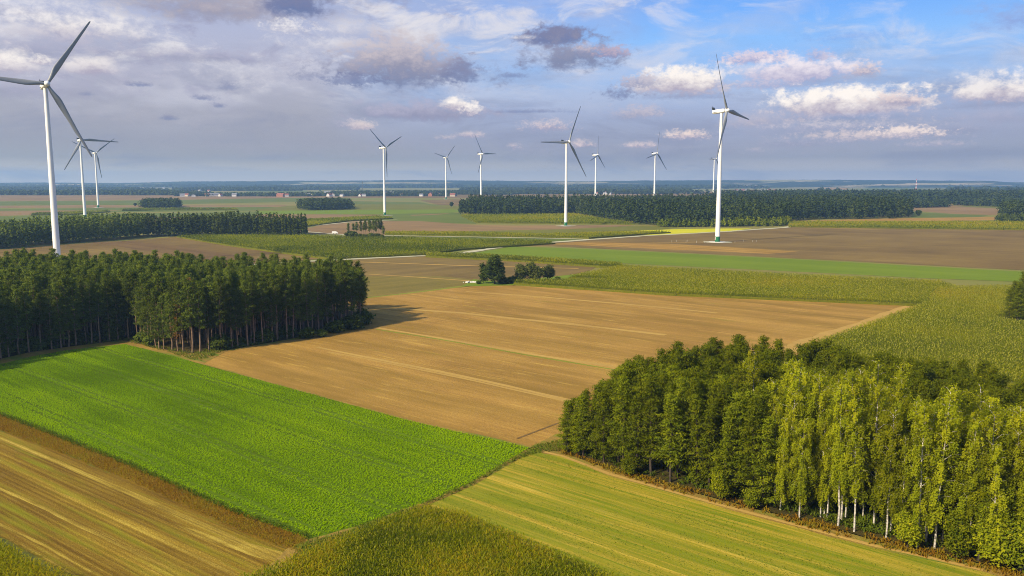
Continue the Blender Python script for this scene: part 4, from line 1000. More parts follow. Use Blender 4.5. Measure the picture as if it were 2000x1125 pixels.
# lattice mast, red and white
def mast(name, label, px, py, H, w, cols):
    x, y = G(px, py); o = empty(name, (x, y, 0)); tag(o, label, 'mast')
    n = 7
    for k in range(n):
        b = MB(); z0, z1 = H * k / n, H * (k + 1) / n; a0, a1 = w * (1 - .75 * k / n), w * (1 - .75 * (k + 1) / n)
        for sx, sy in ((1, 1), (1, -1), (-1, -1), (-1, 1)):
            b.tube([(sx * a0, sy * a0, z0), (sx * a1, sy * a1, z1)], [.55, .55], 4)
            nx_, ny_ = (-sy, sx)
            b.tube([(sx * a0, sy * a0, z0), (nx_ * a1, ny_ * a1, z1)], [.3, .3], 4)
        link('mast_section', b.mesh('mast_section', [cols[k % 2]]), o)
M_red = plain_mat('red_paint', (.55, .08, .04, 1), .6, .1)
M_wp = plain_mat('white_paint', (.75, .75, .73, 1), .6, .05)
M_grey = plain_mat('grey_steel', (.16, .17, .18, 1), .5, .2)
mast('radio_mast', 'red and white lattice mast standing before the wooded hills on the right', 1789, 370, 62, 2.4, (M_red, M_wp))
mast('radio_mast', 'thin grey lattice mast behind the far village', 708, 377, 50, 2.0, (M_grey, M_grey))

# white van on the gravel road
def van():
    x, y = G(654.5, 457.3); o = empty('parked_van', (x, y, _z[0]), .1)
    tag(o, 'small white van on the gravel road left of the small pine clump', 'van')
    b = MB(); L_, W_, H_ = 5.6, 2.0, 2.3
    prof = [(-L_ / 2, .45), (-L_ / 2, H_), (L_ / 2 - 1.6, H_), (L_ / 2 - .85, 1.45), (L_ / 2 - .05, 1.15), (L_ / 2, .45)]
    vs = [(px_, -W_ / 2, pz) for px_, pz in prof] + [(px_, W_ / 2, pz) for px_, pz in prof]; n = len(prof)
    b.add(vs, [list(range(n)), list(range(n, 2 * n))[::-1]] + [((i + 1) % n, i, i + n, (i + 1) % n + n) for i in range(n)])
    link('body', b.mesh('body', [M_wp]), o)
    g = MB(); g.add([(L_ / 2 - 1.57, -.85, H_ - .03), (L_ / 2 - 1.57, .85, H_ - .03), (L_ / 2 - .83, .85, 1.5), (L_ / 2 - .83, -.85, 1.5)], [(0, 1, 2, 3)])
    for v in range(4): g.v[v] = (g.v[v][0] + .04, g.v[v][1], g.v[v][2] + .02)
    link('windscreen', g.mesh('windscreen', [M_grey]), o)
    for wx in (-1.7, 1.7):
        for wy in (-.95, .95):
            t = MB(); t.tube([(wx, wy - .12, .36), (wx, wy + .12, .36)], [.36, .36], 12); link('wheel', t.mesh('wheel', [plain_mat('tyre', (.03, .03, .03, 1), .9)]), o)
van()

# ------------------------------------------------------------------ wind turbines
M_tower = plain_mat('turbine_white', (.78, .78, .76, 1), .38, .04, .08, .4)
M_blade = plain_mat('blade_shaded_white', (.25, .26, .27, 1), .4, .1, .15, .3)  # white blades, with the shade on them put into a grey colour
M_greenp = plain_mat('turbine_green', (.01, .13, .045, 1), .5, .1)
M_dark = plain_mat('dark_grille', (.02, .025, .022, 1), .6, .1)
M_conc = plain_mat('concrete', (.52, .50, .45, 1), .9, .2, .5)

def blade_mesh():
    Lb = 44.0
    st = [(0, 1.9, 1.0, 0), (2.0, 1.9, 1.0, 4), (4.5, 2.5, .72, 12), (7.5, 3.3, .42, 14), (10, 3.55, .30, 13), (14, 3.2, .25, 10), (20, 2.55, .22, 7), (27, 1.95, .19, 4), (34, 1.6, .18, 2), (40, 1.25, .17, 0), (43, .95, .16, -1), (44, .5, .15, -1)]
    n = 14; b = MB(); V = []
    for z, ch, th, tw in st:
        a = math.radians(tw + 6); pre = .9 * (z / Lb) ** 2
        for k in range(n):
            t = 2 * math.pi * k / n
            f = min(1, max(0, (z - 2) / 6))
            xx = (.5 * math.cos(t)) - f * .18                     # along the chord
            yy = .5 * th * math.sin(t) * (1 - f * .55 * (.5 - .5 * math.cos(t)) * 0 - f * .45 * (.5 - .5 * math.cos(t + math.pi)) * 0)
            cy, cx = xx * ch, yy * ch
            V.append((pre + cx * math.cos(a) - cy * math.sin(a), cx * math.sin(a) + cy * math.cos(a), z + 1.0))
    fs = []
    for i in range(len(st) - 1):
        for k in range(n): fs.append((i * n + k, i * n + (k + 1) % n, (i + 1) * n + (k + 1) % n, (i + 1) * n + k))
    b.add(V, fs, 0, True); b.add(V[-n:], [list(range(n))])
    return b.mesh('blade', [M_blade])
BLADE = blade_mesh()

def nacelle_mesh():
    b = MB(); n = 16; V = []
    for x, hw, hh, zc in [(-7.6, .8, .8, .1), (-7.4, 1.35, 1.3, .05), (-6.6, 1.6, 1.55, 0), (-3, 1.7, 1.65, 0), (1.6, 1.7, 1.62, 0), (2.5, 1.45, 1.4, .05)]:
        for k in range(n):
            t = 2 * math.pi * k / n; c, s = math.cos(t), math.sin(t)
            q = (abs(c) ** 4 + abs(s) ** 4) ** -.25
            V.append((x, hw * c * q, zc + hh * s * q))
    fs = [(i * n + k, (i + 1) * n + k, (i + 1) * n + (k + 1) % n, i * n + (k + 1) % n) for i in range(5) for k in range(n)]
    b.add(V, fs, 0, True); b.add(V[:n], [list(range(n))]); b.add(V[-n:], [list(range(n))[::-1]])
    return b.mesh('nacelle', [M_tower])
NAC = nacelle_mesh()
def cooler_mesh():
    b = MB()
    b.add([(-7.2, -1.5, 1.75), (-5.6, -1.5, 1.75), (-6.5, -1.7, 3.7), (-7.4, -1.7, 3.7), (-7.2, 1.5, 1.75), (-5.6, 1.5, 1.75), (-6.5, 1.7, 3.7), (-7.4, 1.7, 3.7)],
          [(0, 1, 2, 3), (7, 6, 5, 4), (1, 5, 6, 2), (0, 3, 7, 4), (3, 2, 6, 7)])
    b.box((-7.0, -1.3, 4.1), (.12, .12, 1.0)); b.box((-7.0, -1.3, 4.6), (.5, .12, .12))
    return b.mesh('cooler', [M_dark])
COOL = cooler_mesh()
def hub_mesh():
    b = MB(); n = 18; V = []
    for x, r in [(-1.5, 1.55), (-.8, 1.75), (.3, 1.75), (1.1, 1.5), (1.8, .95), (2.15, .35), (2.2, .02)]:
        V += [(x, r * math.cos(2 * math.pi * k / n), r * math.sin(2 * math.pi * k / n)) for k in range(n)]
    b.add(V, [(i * n + k, (i + 1) * n + k, (i + 1) * n + (k + 1) % n, i * n + (k + 1) % n) for i in range(6) for k in range(n)], 0, True)
    b.add(V[:n], [list(range(n))])
    return b.mesh('hub', [M_tower])
HUB = hub_mesh()
def mark_mesh(side):
    """row of small dark letters, too small to read, on the flank of the nacelle"""
    b = MB(); x = -6.2
    for w in (.42, .34, .36, .3, .4, .42, .38):
        b.box((x + w / 2, side * 1.66, -.5), (w, .06, .42)); x += w + .14
    return b.mesh('lettering', [M_dark])
MARK = [mark_mesh(-1), mark_mesh(1)]

def turbine(label, base_or_none, hub_px, d, hub_h, yaw, ph, Lb):
    """hub_px photo position of the rotor centre, d its depth, hub_h its height"""
    x = at_x(hub_px[0], d) if False else (hub_px[0] - 1000) / FPX * (d * math.cos(PITCH) - (hub_h - CAMH) * math.sin(PITCH))
    s = hub_h / 105.0; yr = math.radians(yaw)
    off = 5.0 * s
    bx, by = x - off * math.cos(yr), d - off * math.sin(yr)
    o = empty('wind_turbine', (bx, by, _z[0]), yr); o.scale = (s, s, s)
    tag(o, label, 'wind turbine', 'wind turbines of the wind farm')
    t = MB(); prof = [(0, 1.95), (20, 1.86), (45, 1.68), (70, 1.45), (90, 1.25), (103.4, 1.1)]
    t.tube([(0, 0, z) for z, r in prof], [r for z, r in prof], 28); link('tower', t.mesh('tower', [M_tower]), o)
    g = MB(); g.tube([(0, 0, .3), (0, 0, 4.6)], [2.0, 1.98], 28); band = link('green_band', g.mesh('green_band', [M_greenp]), o)
    dr = MB(); dr.box((-1.15, -1.70, 2.9), (.9, .3, 2.2), 0, -.6); link('door', dr.mesh('door', [M_conc]), o)
    f = MB(); f.tube([(0, 0, -.2), (0, 0, .3)], [7.0, 6.6], 28); link('foundation', f.mesh('foundation', [M_conc]), o)
    nc = link('nacelle', NAC, o, (0, 0, 105)); tl = math.radians(5)
    nc.rotation_euler = (0, -tl, 0)
    link('cooler', COOL, nc)
    for mk in MARK: link('lettering', mk, nc)
    h = link('hub', HUB, o, (4.6, 0, 105.3)); h.rotation_euler = (0, -tl, 0)
    for k in range(3):
        b = link('blade', BLADE, o)
        a = math.radians(ph + 120 * k)
        # blade axis +Z turned about the rotor axis (x), towards +y for growing angle
        m = Matrix.Translation((4.6, 0, 105.3)) @ Matrix.Rotation(-tl, 4, 'Y') @ Matrix.Rotation(-a, 4, 'X') @ Matrix.Diagonal((1, 1, Lb * 1.03 / 45.0 / s, 1))
        b.matrix_local = m
    return o, bx, by, s

TB = [
 ('tallest nearest wind turbine at the left edge, rising behind the pine wood', (92, 167), 490, 105, -50, 34, 45),
 ('second wind turbine from the left, behind the left dark tree strip', (159, 275), 1114, 103.5, -44, 92, 46),
 ('third wind turbine from the left, smaller, right of the tree strip turbine', (188, 299), 1563, 101.5, -35, 54, 45.5),
 ('wind turbine with a green foot standing on the meadow beside the round copse', (754, 290), 1214, 97.3, -29, 66, 41.5),
 ('small far wind turbine left of the middle forest on the brown far field', (873, 309), 2316, 113.8, -44, 44, 46),
 ('small far wind turbine rising behind the left end of the middle forest', (943, 302), 1731, 105, -35, 89, 44),
 ('white wind turbine with a green foot on the brown field before the middle forest', (1112, 279), 924, 92.1, -47, 28, 44),
 ('slim far wind turbine just right of the one before the middle forest', (1168, 304), 1800, 105, -31, 12, 41),
 ('far wind turbine behind the forest, between two nearer ones', (1284, 301), 1699, 105, -41, 16, 44.5),
 ('faint farthest wind turbine partly hidden behind the big right turbine', (1399, 310.5), 2112, 105, -38, 28, 45),
 ('big white wind turbine with a green foot and fenced pad on the right brown field', (1421, 218), 677, 105.5, -36, 96, 45)]
tpos = []
for lab, hp, d, hh, yaw, ph, Lb in TB:
    tpos.append(turbine(lab, None, hp, d, hh, yaw, ph, Lb))

# gravel pads
for i, rx in ((10, 12), (6, 12), (3, 12), (0, 14), (2, 11)):
    o, bx, by, s = tpos[i]
    ang = np.linspace(0, 2 * math.pi, 20, endpoint=False)
    field('gravel_pad', None, M_road, .5, [(bx + rx * math.cos(a), by + rx * .8 * math.sin(a)) for a in ang])
# white marker posts round the pad of the right turbine
o, bx, by, s = tpos[10]
pm = MB(); pm.tube([(0, 0, 0), (0, 0, 1.5)], [.10, .09], 8); pm.tube([(0, 0, 1.5), (0, 0, 1.62)], [.12, .04], 8)
POST = pm.mesh('marker_post', [M_conc])
pp = [(-38, -3), (-33, 2), (-27, -6), (-24, 4), (-19, -8), (-13, -10), (12, -9), (22, 3), (28, -2), (33, 4)]
for i, (dx, dy) in enumerate(pp):
    q = link('marker_post', POST, None, (bx + dx, by + dy, _z[0])); tag(q, 'short white marker post round the pad of the big right turbine, %s from the left' % ORD[i], 'post', 'marker posts round the turbine pad')
# heap of pale stones by the poplars
hm = MB()
rs = random.Random(4)
for k in range(26):
    cx, cy = rs.gauss(0, 1.6), rs.gauss(0, .8); r = rs.uniform(.25, .7)
    hm.tube([(cx, cy, -.1), (cx + .1, cy, r * .8), (cx, cy, r * 1.2)], [r, r * .8, r * .2], 6, sm=False)
x, y = G(918, 553); q = link('stone_heap', hm.mesh('stone_heap', [M_conc]), None, (x, y, _z[0])); tag(q, 'heap of pale field stones on the green bank left of the poplars', 'stone heap')

# ------------------------------------------------------------------ sky, light, air, camera
SUN_EL, SUN_DIR = math.radians(36), Vector((-.78, -.62, 0)).normalized()
sd = Vector((SUN_DIR.x * math.cos(SUN_EL), SUN_DIR.y * math.cos(SUN_EL), math.sin(SUN_EL)))
sl = bpy.data.lights.new('sun', 'SUN'); sl.energy = 4.6; sl.angle = math.radians(2.5); sl.color = (1.0, .85, .60)
so = bpy.data.objects.new('sun', sl); C.objects.link(so); so.rotation_euler = (-sd).to_track_quat('-Z', 'Y').to_euler()
W = bpy.data.worlds.new('World'); SC.world = W; W.use_nodes = True
nt = W.node_tree; nt.nodes.clear()
wo = nt.nodes.new('ShaderNodeOutputWorld'); bg = nt.nodes.new('ShaderNodeBackground'); sk = nt.nodes.new('ShaderNodeTexSky')
sk.sky_type = 'NISHITA'; sk.sun_disc = False; sk.sun_elevation = SUN_EL; sk.sun_rotation = math.atan2(sd.x, sd.y)
sk.air_density = 1.0; sk.dust_density = 1.0
bg.inputs[1].default_value = .13
nt.links.new(sk.outputs[0], bg.inputs[0]); nt.links.new(bg.outputs[0], wo.inputs[0])

EXPO = .72
HAZE = 1.1e-4
def sky_dome():
    Rd = 42000.0; nz, na = 40, 144
    V = []; UV = []
    els = np.radians(np.linspace(-1.5, 30, nz)); azs = np.linspace(-math.pi, math.pi, na + 1)
    for e in els:
        for a in azs:
            V.append((Rd * math.sin(a) * math.cos(e), Rd * math.cos(a) * math.cos(e), CAMH + Rd * math.sin(e))); UV.append((math.degrees(a), math.degrees(e)))
    w = na + 1
    F = np.array([(i * w + k, (i + 1) * w + k, (i + 1) * w + k + 1, i * w + k + 1) for i in range(nz - 1) for k in range(na)])
    m, nt, out = new_mat('sky'); L = nt.links.new
    me = mesh_np('sky', np.array(V), F, [m], smooth=True)
    uvl = me.uv_layers.new(name='sky_angles')
    uvl.data.foreach_set('uv', np.array(UV, np.float32)[F.ravel()].ravel())
    tag(link('sky', me), kind='structure')
    k2 = 2 ** -EXPO
    AIR = (.17, .25, .42)                   # what the haze adds when deep, in picture values
    def lin(r, g, b, el=None):
        """radiance that reads as this picture colour at exposure EXPO, seen through the air at elevation el"""
        c = np.array(srgb(r, g, b)[:3])
        if el is not None:
            path = min(11500., (172 - CAMH) / math.tan(math.radians(max(el, .05))))
            T = math.exp(-HAZE * path); c = np.maximum((c - (1 - T) * np.array(AIR)) / T, .02)
        return tuple(float(v) * k2 for v in c)
    uv = N(nt, 'ShaderNodeUVMap'); uv.uv_map = 'sky_angles'
    UVo = uv.outputs[0]
    sep = N(nt, 'ShaderNodeSeparateXYZ'); L(UVo, sep.inputs[0]); az, el = sep.outputs[0], sep.outputs[1]
    # domain warp shared by all clouds
    def nz_(scale, detail, rough, sy=1.0, off=0.0, dist=0.0):
        mp = N(nt, 'ShaderNodeMapping'); mp.inputs['Scale'].default_value = (scale, scale * sy, 1); mp.inputs['Location'].default_value = (off, off * .7, off * 1.3); L(UVo, mp.inputs['Vector'])
        t = N(nt, 'ShaderNodeTexNoise', i_Scale=1.0, i_Detail=detail, i_Roughness=rough, i_Distortion=dist); L(mp.outputs[0], t.inputs['Vector']); return t
    nA = nz_(.75, 7, .60, 1.5, 3.1)       # billow
    nB = nz_(.16, 5, .55, 3.2, 8.0)       # veil
    nC = nz_(.05, 3, .5, 2.0, 1.0)        # very large
    nD = nz_(2.0, 7, .64, 1.5, 5.0, .3)        # fine
    # clear sky by height, bluer to the right
    el01 = math_n(nt, 'DIVIDE', el, 13.0, True)
    RT = [(0, (162, 169, 186)), (.05, (154, 161, 180)), (.12, (149, 157, 178)), (.20, (154, 162, 187)), (.34, (162, 174, 205)), (.50, (160, 190, 234)), (.70, (142, 192, 252)), (.88, (114, 174, 252)), (1, (84, 152, 242))]
    LT = [(0, (164, 169, 182)), (.05, (157, 162, 176)), (.11, (150, 156, 171)), (.20, (153, 157, 174)), (.35, (165, 167, 183)), (.55, (182, 184, 204)), (.8, (176, 184, 214)), (1, (156, 176, 220))]
    r_r = ramp(nt, [(p_, lin(*c_, el=p_ * 13)) for p_, c_ in RT]); r_l = ramp(nt, [(p_, lin(*c_, el=p_ * 13)) for p_, c_ in LT])
    L(el01, r_r.inputs[0]); L(el01, r_l.inputs[0])
    azf = math_n(nt, 'ADD', math_n(nt, 'DIVIDE', az, 26.0), math_n(nt, 'MULTIPLY', math_n(nt, 'SUBTRACT', nC.outputs[0], .5), 1.6))
    lr = N(nt, 'ShaderNodeMapRange'); lr.inputs[1].default_value = -.50; lr.inputs[2].default_value = .22; lr.interpolation_type = 'SMOOTHSTEP'; L(azf, lr.inputs[0])
    mx = N(nt, 'ShaderNodeMix', data_type='RGBA'); L(lr.outputs[0], mx.inputs[0]); L(r_l.outputs[0], mx.inputs[6]); L(r_r.outputs[0], mx.inputs[7])
    col = mx.outputs[2]
    def over(col, fac, c):
        q = N(nt, 'ShaderNodeMix', data_type='RGBA'); L(fac, q.inputs[0]); L(col, q.inputs[6])
        if isinstance(c, tuple): q.inputs[7].default_value = c + (1,)
        else: L(c, q.inputs[7])
        return q.outputs[2]
    def mr(v, a, b, c=0., d=1., smooth=True):
        n = N(nt, 'ShaderNodeMapRange'); n.inputs[1].default_value = a; n.inputs[2].default_value = b; n.inputs[3].default_value = c; n.inputs[4].default_value = d
        if smooth: n.interpolation_type = 'SMOOTHSTEP'
        L(v, n.inputs[0]); return n.outputs[0]
    # thin high veil: whitish streaks and grey-mauve bands
    veil = math_n(nt, 'MULTIPLY', mr(nB.outputs[0], .44, .68), mr(el, 2.0, 6.5))
    leftw = mr(azf, .25, -.45)
    veil = math_n(nt, 'MULTIPLY', veil, mr(azf, .30, -.35, .45, 1.0))
    col = over(col, math_n(nt, 'MULTIPLY', veil, .66), lin(210, 209, 222))
    nF = nz_(.20, 8, .62, 2.6, 21.0, .6)
    fleece = math_n(nt, 'MULTIPLY', math_n(nt, 'MULTIPLY', mr(nF.outputs[0], .47, .66), mr(el, 4.0, 8.0)), math_n(nt, 'MULTIPLY_ADD', leftw, .65)); nt.nodes[-1].inputs[2].default_value = .15
    col = over(col, math_n(nt, 'MULTIPLY', fleece, .85), lin(234, 230, 234))
    nE = nz_(.11, 6, .6, 4.5, 12.0, .4)
    band = math_n(nt, 'MULTIPLY', mr(nE.outputs[0], .49, .66), mr(el, 11.5, 4.0))
    col = over(col, math_n(nt, 'MULTIPLY', band, .45), lin(142, 146, 172))
    nG = nz_(.30, 8, .62, 2.2, 33.0, .5)
    grey = math_n(nt, 'MULTIPLY', math_n(nt, 'MULTIPLY', mr(nG.outputs[0], .52, .68), mr(el, 3.5, 7.0)), leftw)
    col = over(col, math_n(nt, 'MULTIPLY', grey, .55), lin(154, 152, 180))
    # single clouds: photo-fitted azimuth/elevation, radii in degrees
    def ae(px, py):
        xc = (px - 1000) / FPX; yc = -(py - 562.5) / FPX
        y = math.cos(PITCH) + yc * math.sin(PITCH); z = -math.sin(PITCH) + yc * math.cos(PITCH)
        return math.degrees(math.atan2(xc, y)), math.degrees(math.atan2(z, math.hypot(xc, y)))
    D = 180 / math.pi / FPX
    bill = math_n(nt, 'ADD', math_n(nt, 'MULTIPLY', math_n(nt, 'SUBTRACT', nA.outputs[0], .5), 2.6), math_n(nt, 'MULTIPLY', math_n(nt, 'SUBTRACT', nD.outputs[0], .5), 1.7))
    nH = nz_(5.5, 6, .6, 1.4, 9.0, .2)
    bill2 = math_n(nt, 'ADD', math_n(nt, 'MULTIPLY', math_n(nt, 'SUBTRACT', nD.outputs[0], .5), 3.6), math_n(nt, 'MULTIPLY', math_n(nt, 'SUBTRACT', nH.outputs[0], .5), 1.8))
    fine = math_n(nt, 'MULTIPLY', math_n(nt, 'SUBTRACT', nD.outputs[0], .5), 1.4)
    grp = bpy.data.node_groups.new('cloud_puff', 'ShaderNodeTree')
    for nm, ty in (('UV', 'NodeSocketVector'), ('Centre', 'NodeSocketVector'), ('InvR', 'NodeSocketVector'), ('Billow', 'NodeSocketFloat'), ('Soft', 'NodeSocketFloat'), ('Amount', 'NodeSocketFloat'), ('Colour', 'NodeSocketColor'), ('Top', 'NodeSocketColor'), ('Base', 'NodeSocketColor'), ('Rough', 'NodeSocketFloat')):
        grp.interface.new_socket(name=nm, in_out='INPUT', socket_type=ty)
    grp.interface.new_socket(name='Colour', in_out='OUTPUT', socket_type='NodeSocketColor')
    grp.interface.new_socket(name='UV', in_out='OUTPUT', socket_type='NodeSocketVector')
    gi = grp.nodes.new('NodeGroupInput'); go = grp.nodes.new('NodeGroupOutput'); GL = grp.links.new
    sv = N(grp, 'ShaderNodeVectorMath', operation='SUBTRACT'); GL(gi.outputs['UV'], sv.inputs[0]); GL(gi.outputs['Centre'], sv.inputs[1])
    mv = N(grp, 'ShaderNodeVectorMath', operation='MULTIPLY'); GL(sv.outputs[0], mv.inputs[0]); GL(gi.outputs['InvR'], mv.inputs[1])
    sx = N(grp, 'ShaderNodeSeparateXYZ'); GL(mv.outputs[0], sx.inputs[0])
    # flatter underside: stretch the lower half
    neg = math_n(grp, 'MULTIPLY', math_n(grp, 'MINIMUM', sx.outputs[1], 0.0), .9)
    yy = math_n(grp, 'ADD', sx.outputs[1], neg)
    d2 = math_n(grp, 'ADD', math_n(grp, 'MULTIPLY', sx.outputs[0], sx.outputs[0]), math_n(grp, 'MULTIPLY', yy, yy))
    dd = math_n(grp, 'SQRT', d2)
    e = math_n(grp, 'ADD', math_n(grp, 'SUBTRACT', 1.0, dd), math_n(grp, 'MULTIPLY', gi.outputs['Billow'], gi.outputs['Rough']))
    mk = N(grp, 'ShaderNodeMapRange'); mk.interpolation_type = 'SMOOTHSTEP'; GL(e, mk.inputs[0]); mk.inputs[1].default_value = 0; GL(gi.outputs['Soft'], mk.inputs[2]); GL(gi.outputs['Amount'], mk.inputs[4])
    sh = N(grp, 'ShaderNodeMapRange'); sh.interpolation_type = 'SMOOTHSTEP'; sh.inputs[1].default_value = -.45; sh.inputs[2].default_value = .55
    GL(math_n(grp, 'ADD', sx.outputs[1], math_n(grp, 'MULTIPLY', gi.outputs['Billow'], .55)), sh.inputs[0])
    c1 = N(grp, 'ShaderNodeMix', data_type='RGBA'); GL(sh.outputs[0], c1.inputs[0]); GL(gi.outputs['Base'], c1.inputs[6]); GL(gi.outputs['Top'], c1.inputs[7])
    c2 = N(grp, 'ShaderNodeMix', data_type='RGBA'); GL(mk.outputs[0], c2.inputs[0]); GL(gi.outputs['Colour'], c2.inputs[6]); GL(c1.outputs[2], c2.inputs[7]); GL(c2.outputs[2], go.inputs[0])
    # hand the coordinates on through the colour so that the clouds are worked out one after another
    sc_ = N(grp, 'ShaderNodeVectorMath', operation='SCALE'); GL(c2.outputs[2], sc_.inputs[0]); sc_.inputs['Scale'].default_value = 1e-7
    ad_ = N(grp, 'ShaderNodeVectorMath', operation='ADD'); GL(gi.outputs['UV'], ad_.inputs[0]); GL(sc_.outputs[0], ad_.inputs[1]); GL(ad_.outputs[0], go.inputs[1])
    BR = ((252, 244, 238), (176, 168, 188)); PK = ((226, 208, 208), (160, 156, 182)); DK = ((142, 144, 170), (116, 128, 164)); MV = ((182, 174, 184), (140, 138, 160)); GY = ((176, 174, 196), (142, 144, 172)); FT = ((196, 188, 200), (160, 160, 184)); WH = ((240, 236, 238), (196, 194, 208)); DB = ((122, 128, 164), (106, 122, 166))
    CL = [(560, 300, 420, 34, ((160, 160, 178), (146, 150, 168)), 1.2, .5, .5), (1300, 300, 500, 26, ((164, 164, 184), (148, 152, 174)), 1.2, .5, .5), (240, 235, 240, 26, ((178, 176, 190), (158, 160, 176)), 1.1, .55, .6), (800, 170, 170, 26, DB, 1.1, .4, .7), (1110, 130, 110, 22, DB, 1.1, .4, .7),
          (1330, 188, 110, 12, ((150, 156, 186), (138, 148, 182)), .9, .7, .5), (1560, 165, 120, 13, ((164, 166, 196), (150, 158, 192)), .9, .6, .5), (1660, 236, 150, 12, ((150, 158, 186), (138, 150, 182)), .9, .7, .5), (1960, 205, 90, 12, ((152, 158, 186), (140, 150, 182)), .9, .6, .5), (1850, 255, 160, 22, GY, 1.1, .55, .6), (1560, 255, 140, 20, GY, 1.1, .5, .6),
          # px, py, rx, ry, kind, soft, amount, rough
        (330, -20, 330, 70, MV, .8, .85, .5), (110, 45, 180, 62, WH, 1.0, .95, .6), (150, 62, 110, 26, BR, .9, .8, .6), (440, 20, 180, 40, MV, .7, .75, .5), (575, 12, 62, 36, DB, .5, .95, .55),
        (70, 100, 170, 36, GY, .9, .7, .6), (20, 128, 45, 26, BR, .6, .9, .5), (176, 134, 40, 20, BR, .45, .95, .4), (80, 120, 20, 11, BR, .6, .8, .4), (60, 175, 170, 30, GY, .9, .7, .5), (220, 150, 120, 45, GY, 1., .5, .6),
        (400, 112, 180, 16, GY, .7, .6, .5), (640, 88, 90, 20, WH, .9, .75, .6), (560, 55, 50, 16, WH, .7, .8, .6), (680, 60, 60, 25, WH, .9, .5, .5), (480, 150, 130, 22, WH, 1., .5, .6),
        (790, 146, 150, 38, DK, .6, .85, .8), (780, 120, 104, 50, ((202, 192, 198), (140, 142, 168)), .5, .95, .5), (690, 158, 52, 14, DB, .5, .6, .7), (905, 148, 42, 28, DB, .5, .65, .8), (1000, 148, 28, 7, DB, .7, .6, .5),
        (1082, 76, 70, 22, ((128, 130, 162), (112, 124, 166)), .4, .95, .6), (1120, 114, 92, 34, DK, .6, .9, .8), (1140, 98, 24, 14, PK, .7, .6, .4), (1195, 105, 34, 15, ((190, 172, 188), (134, 140, 178)), .5, .9, .5), (1020, 74, 30, 5, WH, .7, .7, .4),
        (830, 222, 130, 22, GY, .5, .9, .6), (893, 209, 32, 17, BR, .45, 1., .5), (920, 216, 22, 14, BR, .5, .8, .5), (705, 247, 28, 12, ((240, 222, 214), (190, 176, 188)), .6, .9, .4), (680, 245, 50, 16, GY, .8, .5, .5),
        (1030, 218, 90, 5, DB, .7, .55, .4), (1072, 249, 52, 15, PK, .7, .85, .5), (915, 265, 34, 8, PK, .7, .7, .4), (868, 270, 20, 6, PK, .8, .5, .4), (1135, 283, 24, 10, PK, .7, .8, .4), (1005, 288, 14, 8, PK, .8, .6, .4),
        (1330, 166, 98, 28, BR, .4, 1., .5), (1212, 184, 40, 15, DB, .9, .7, .8), (1250, 162, 40, 16, ((190, 184, 200), (140, 146, 180)), .5, .8, .6), (1475, 116, 58, 16, ((228, 212, 222), (172, 172, 206)), .5, .9, .5),
        (1560, 142, 108, 27, ((242, 232, 238), (178, 174, 204)), .45, .95, .6), (1690, 140, 28, 16, PK, .6, .85, .5), (1500, 165, 60, 16, ((206, 198, 216), (170, 174, 206)), .7, .7, .5), (1600, 110, 26, 14, ((196, 190, 214), (160, 166, 206)), .6, .7, .6),
        (1650, 208, 130, 32, BR, .4, 1., .6), (1755, 198, 46, 16, PK, .5, .85, .5), (1690, 228, 110, 10, ((176, 180, 206), (140, 156, 192)), .8, .7, .5), (1480, 240, 75, 20, FT, .8, .75, .5), (1640, 246, 150, 12, ((210, 202, 210), (166, 168, 192)), .8, .75, .5),
        (1955, 182, 95, 26, BR, .5, .95, .6), (1920, 160, 90, 24, WH, .9, .45, .6), (1700, 268, 120, 13, ((216, 202, 204), (164, 164, 186)), .6, .85, .5), (1768, 261, 52, 13, ((240, 224, 218), (178, 172, 190)), .5, .9, .5), (1340, 266, 44, 11, ((240, 220, 212), (176, 168, 188)), .6, .9, .5),
        (1250, 285, 36, 8, PK, .7, .8, .4), (1250, 222, 55, 16, FT, .7, .8, .5), (1830, 282, 60, 7, FT, .8, .7, .5), (1476, 295, 20, 7, FT, .9, .6, .4), (1960, 230, 70, 20, GY, .9, .5, .5), (1560, 280, 90, 12, GY, .9, .5, .5),
        (1980, 40, 60, 24, ((150, 168, 216), (134, 158, 216)), .8, .8, .7), (1660, 72, 90, 12, ((122, 168, 236), (116, 162, 232)), 1., .6, .5), (1900, 22, 40, 10, ((150, 180, 232), (146, 176, 230)), .9, .6, .5),
        (272, 166, 26, 6, DB, .7, .7, .5), (330, 231, 18, 6, DB, .7, .65, .5), (396, 192, 24, 7, DB, .7, .7, .5), (448, 170, 20, 11, DB, .8, .6, .6), (430, 207, 12, 6, DB, .7, .7, .5), (172, 184, 16, 5, DB, .8, .5, .5), (610, 150, 50, 14, DB, .8, .45, .7)]
    uvc = UVo
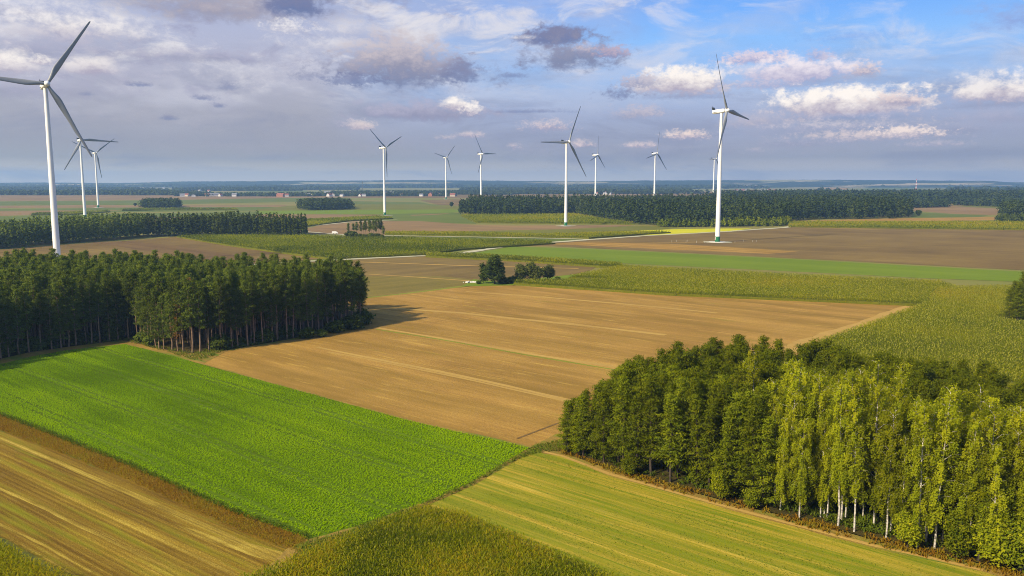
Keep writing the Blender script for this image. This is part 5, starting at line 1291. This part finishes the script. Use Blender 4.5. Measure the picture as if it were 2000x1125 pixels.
    for px, py, rx, ry, (ct, cb), soft, amt, rough in CL:
        a, e_ = ae(px, py)
        g = N(nt, 'ShaderNodeGroup'); g.node_tree = grp
        L(uvc, g.inputs['UV']); g.inputs['Centre'].default_value = (a, e_, 0); g.inputs['InvR'].default_value = (1 / (rx * 1.32 * D), 1 / (ry * 1.42 * D), 0)
        L(bill2 if ry < 17 else bill, g.inputs['Billow']); g.inputs['Soft'].default_value = soft * 1.4; g.inputs['Amount'].default_value = amt; g.inputs['Rough'].default_value = rough
        L(col, g.inputs['Colour']); g.inputs['Top'].default_value = lin(*ct, el=e_) + (1,); g.inputs['Base'].default_value = lin(*cb, el=e_) + (1,)
        col = g.outputs[0]; uvc = g.outputs[1]
    em = N(nt, 'ShaderNodeEmission', i_Strength=1.0); L(col, em.inputs[0]); L(em.outputs[0], out.inputs[0])
    m.cycles.emission_sampling = 'NONE'
sky_dome()

hz = MB(); hz.box((0, 0, (172 - 3) / 2), (23000, 23000, 175))
hm_, nt, out = new_mat('haze')
pv = nt.nodes.new('ShaderNodeVolumePrincipled'); pv.inputs['Color'].default_value = (.36, .62, 1.0, 1); pv.inputs['Density'].default_value = HAZE; pv.inputs['Anisotropy'].default_value = .2
nt.links.new(pv.outputs[0], out.inputs['Volume'])
tag(link('haze', hz.mesh('haze', [hm_])), kind='stuff')

cd = bpy.data.cameras.new('camera'); co = bpy.data.objects.new('camera', cd); C.objects.link(co)
cd.sensor_width = 36.0; cd.lens = 36.0 * FPX / 2000.0; cd.clip_start = .5; cd.clip_end = 100000
co.location = (0, 0, CAMH); co.rotation_euler = (math.pi / 2 - PITCH, 0, 0)
SC.camera = co
vs = SC.view_settings; vs.view_transform = 'Standard'; vs.look = 'None'; vs.exposure = EXPO; vs.gamma = 1.0
SC.cycles.max_bounces = 5; SC.cycles.diffuse_bounces = 3; SC.cycles.transmission_bounces = 2; SC.cycles.volume_bounces = 0
SC.cycles.use_denoising = True; SC.cycles.denoising_prefilter = 'NONE'; SC.cycles.filter_width = 1.0
print('COUNTS', counts, 'objects', len(SC.objects))
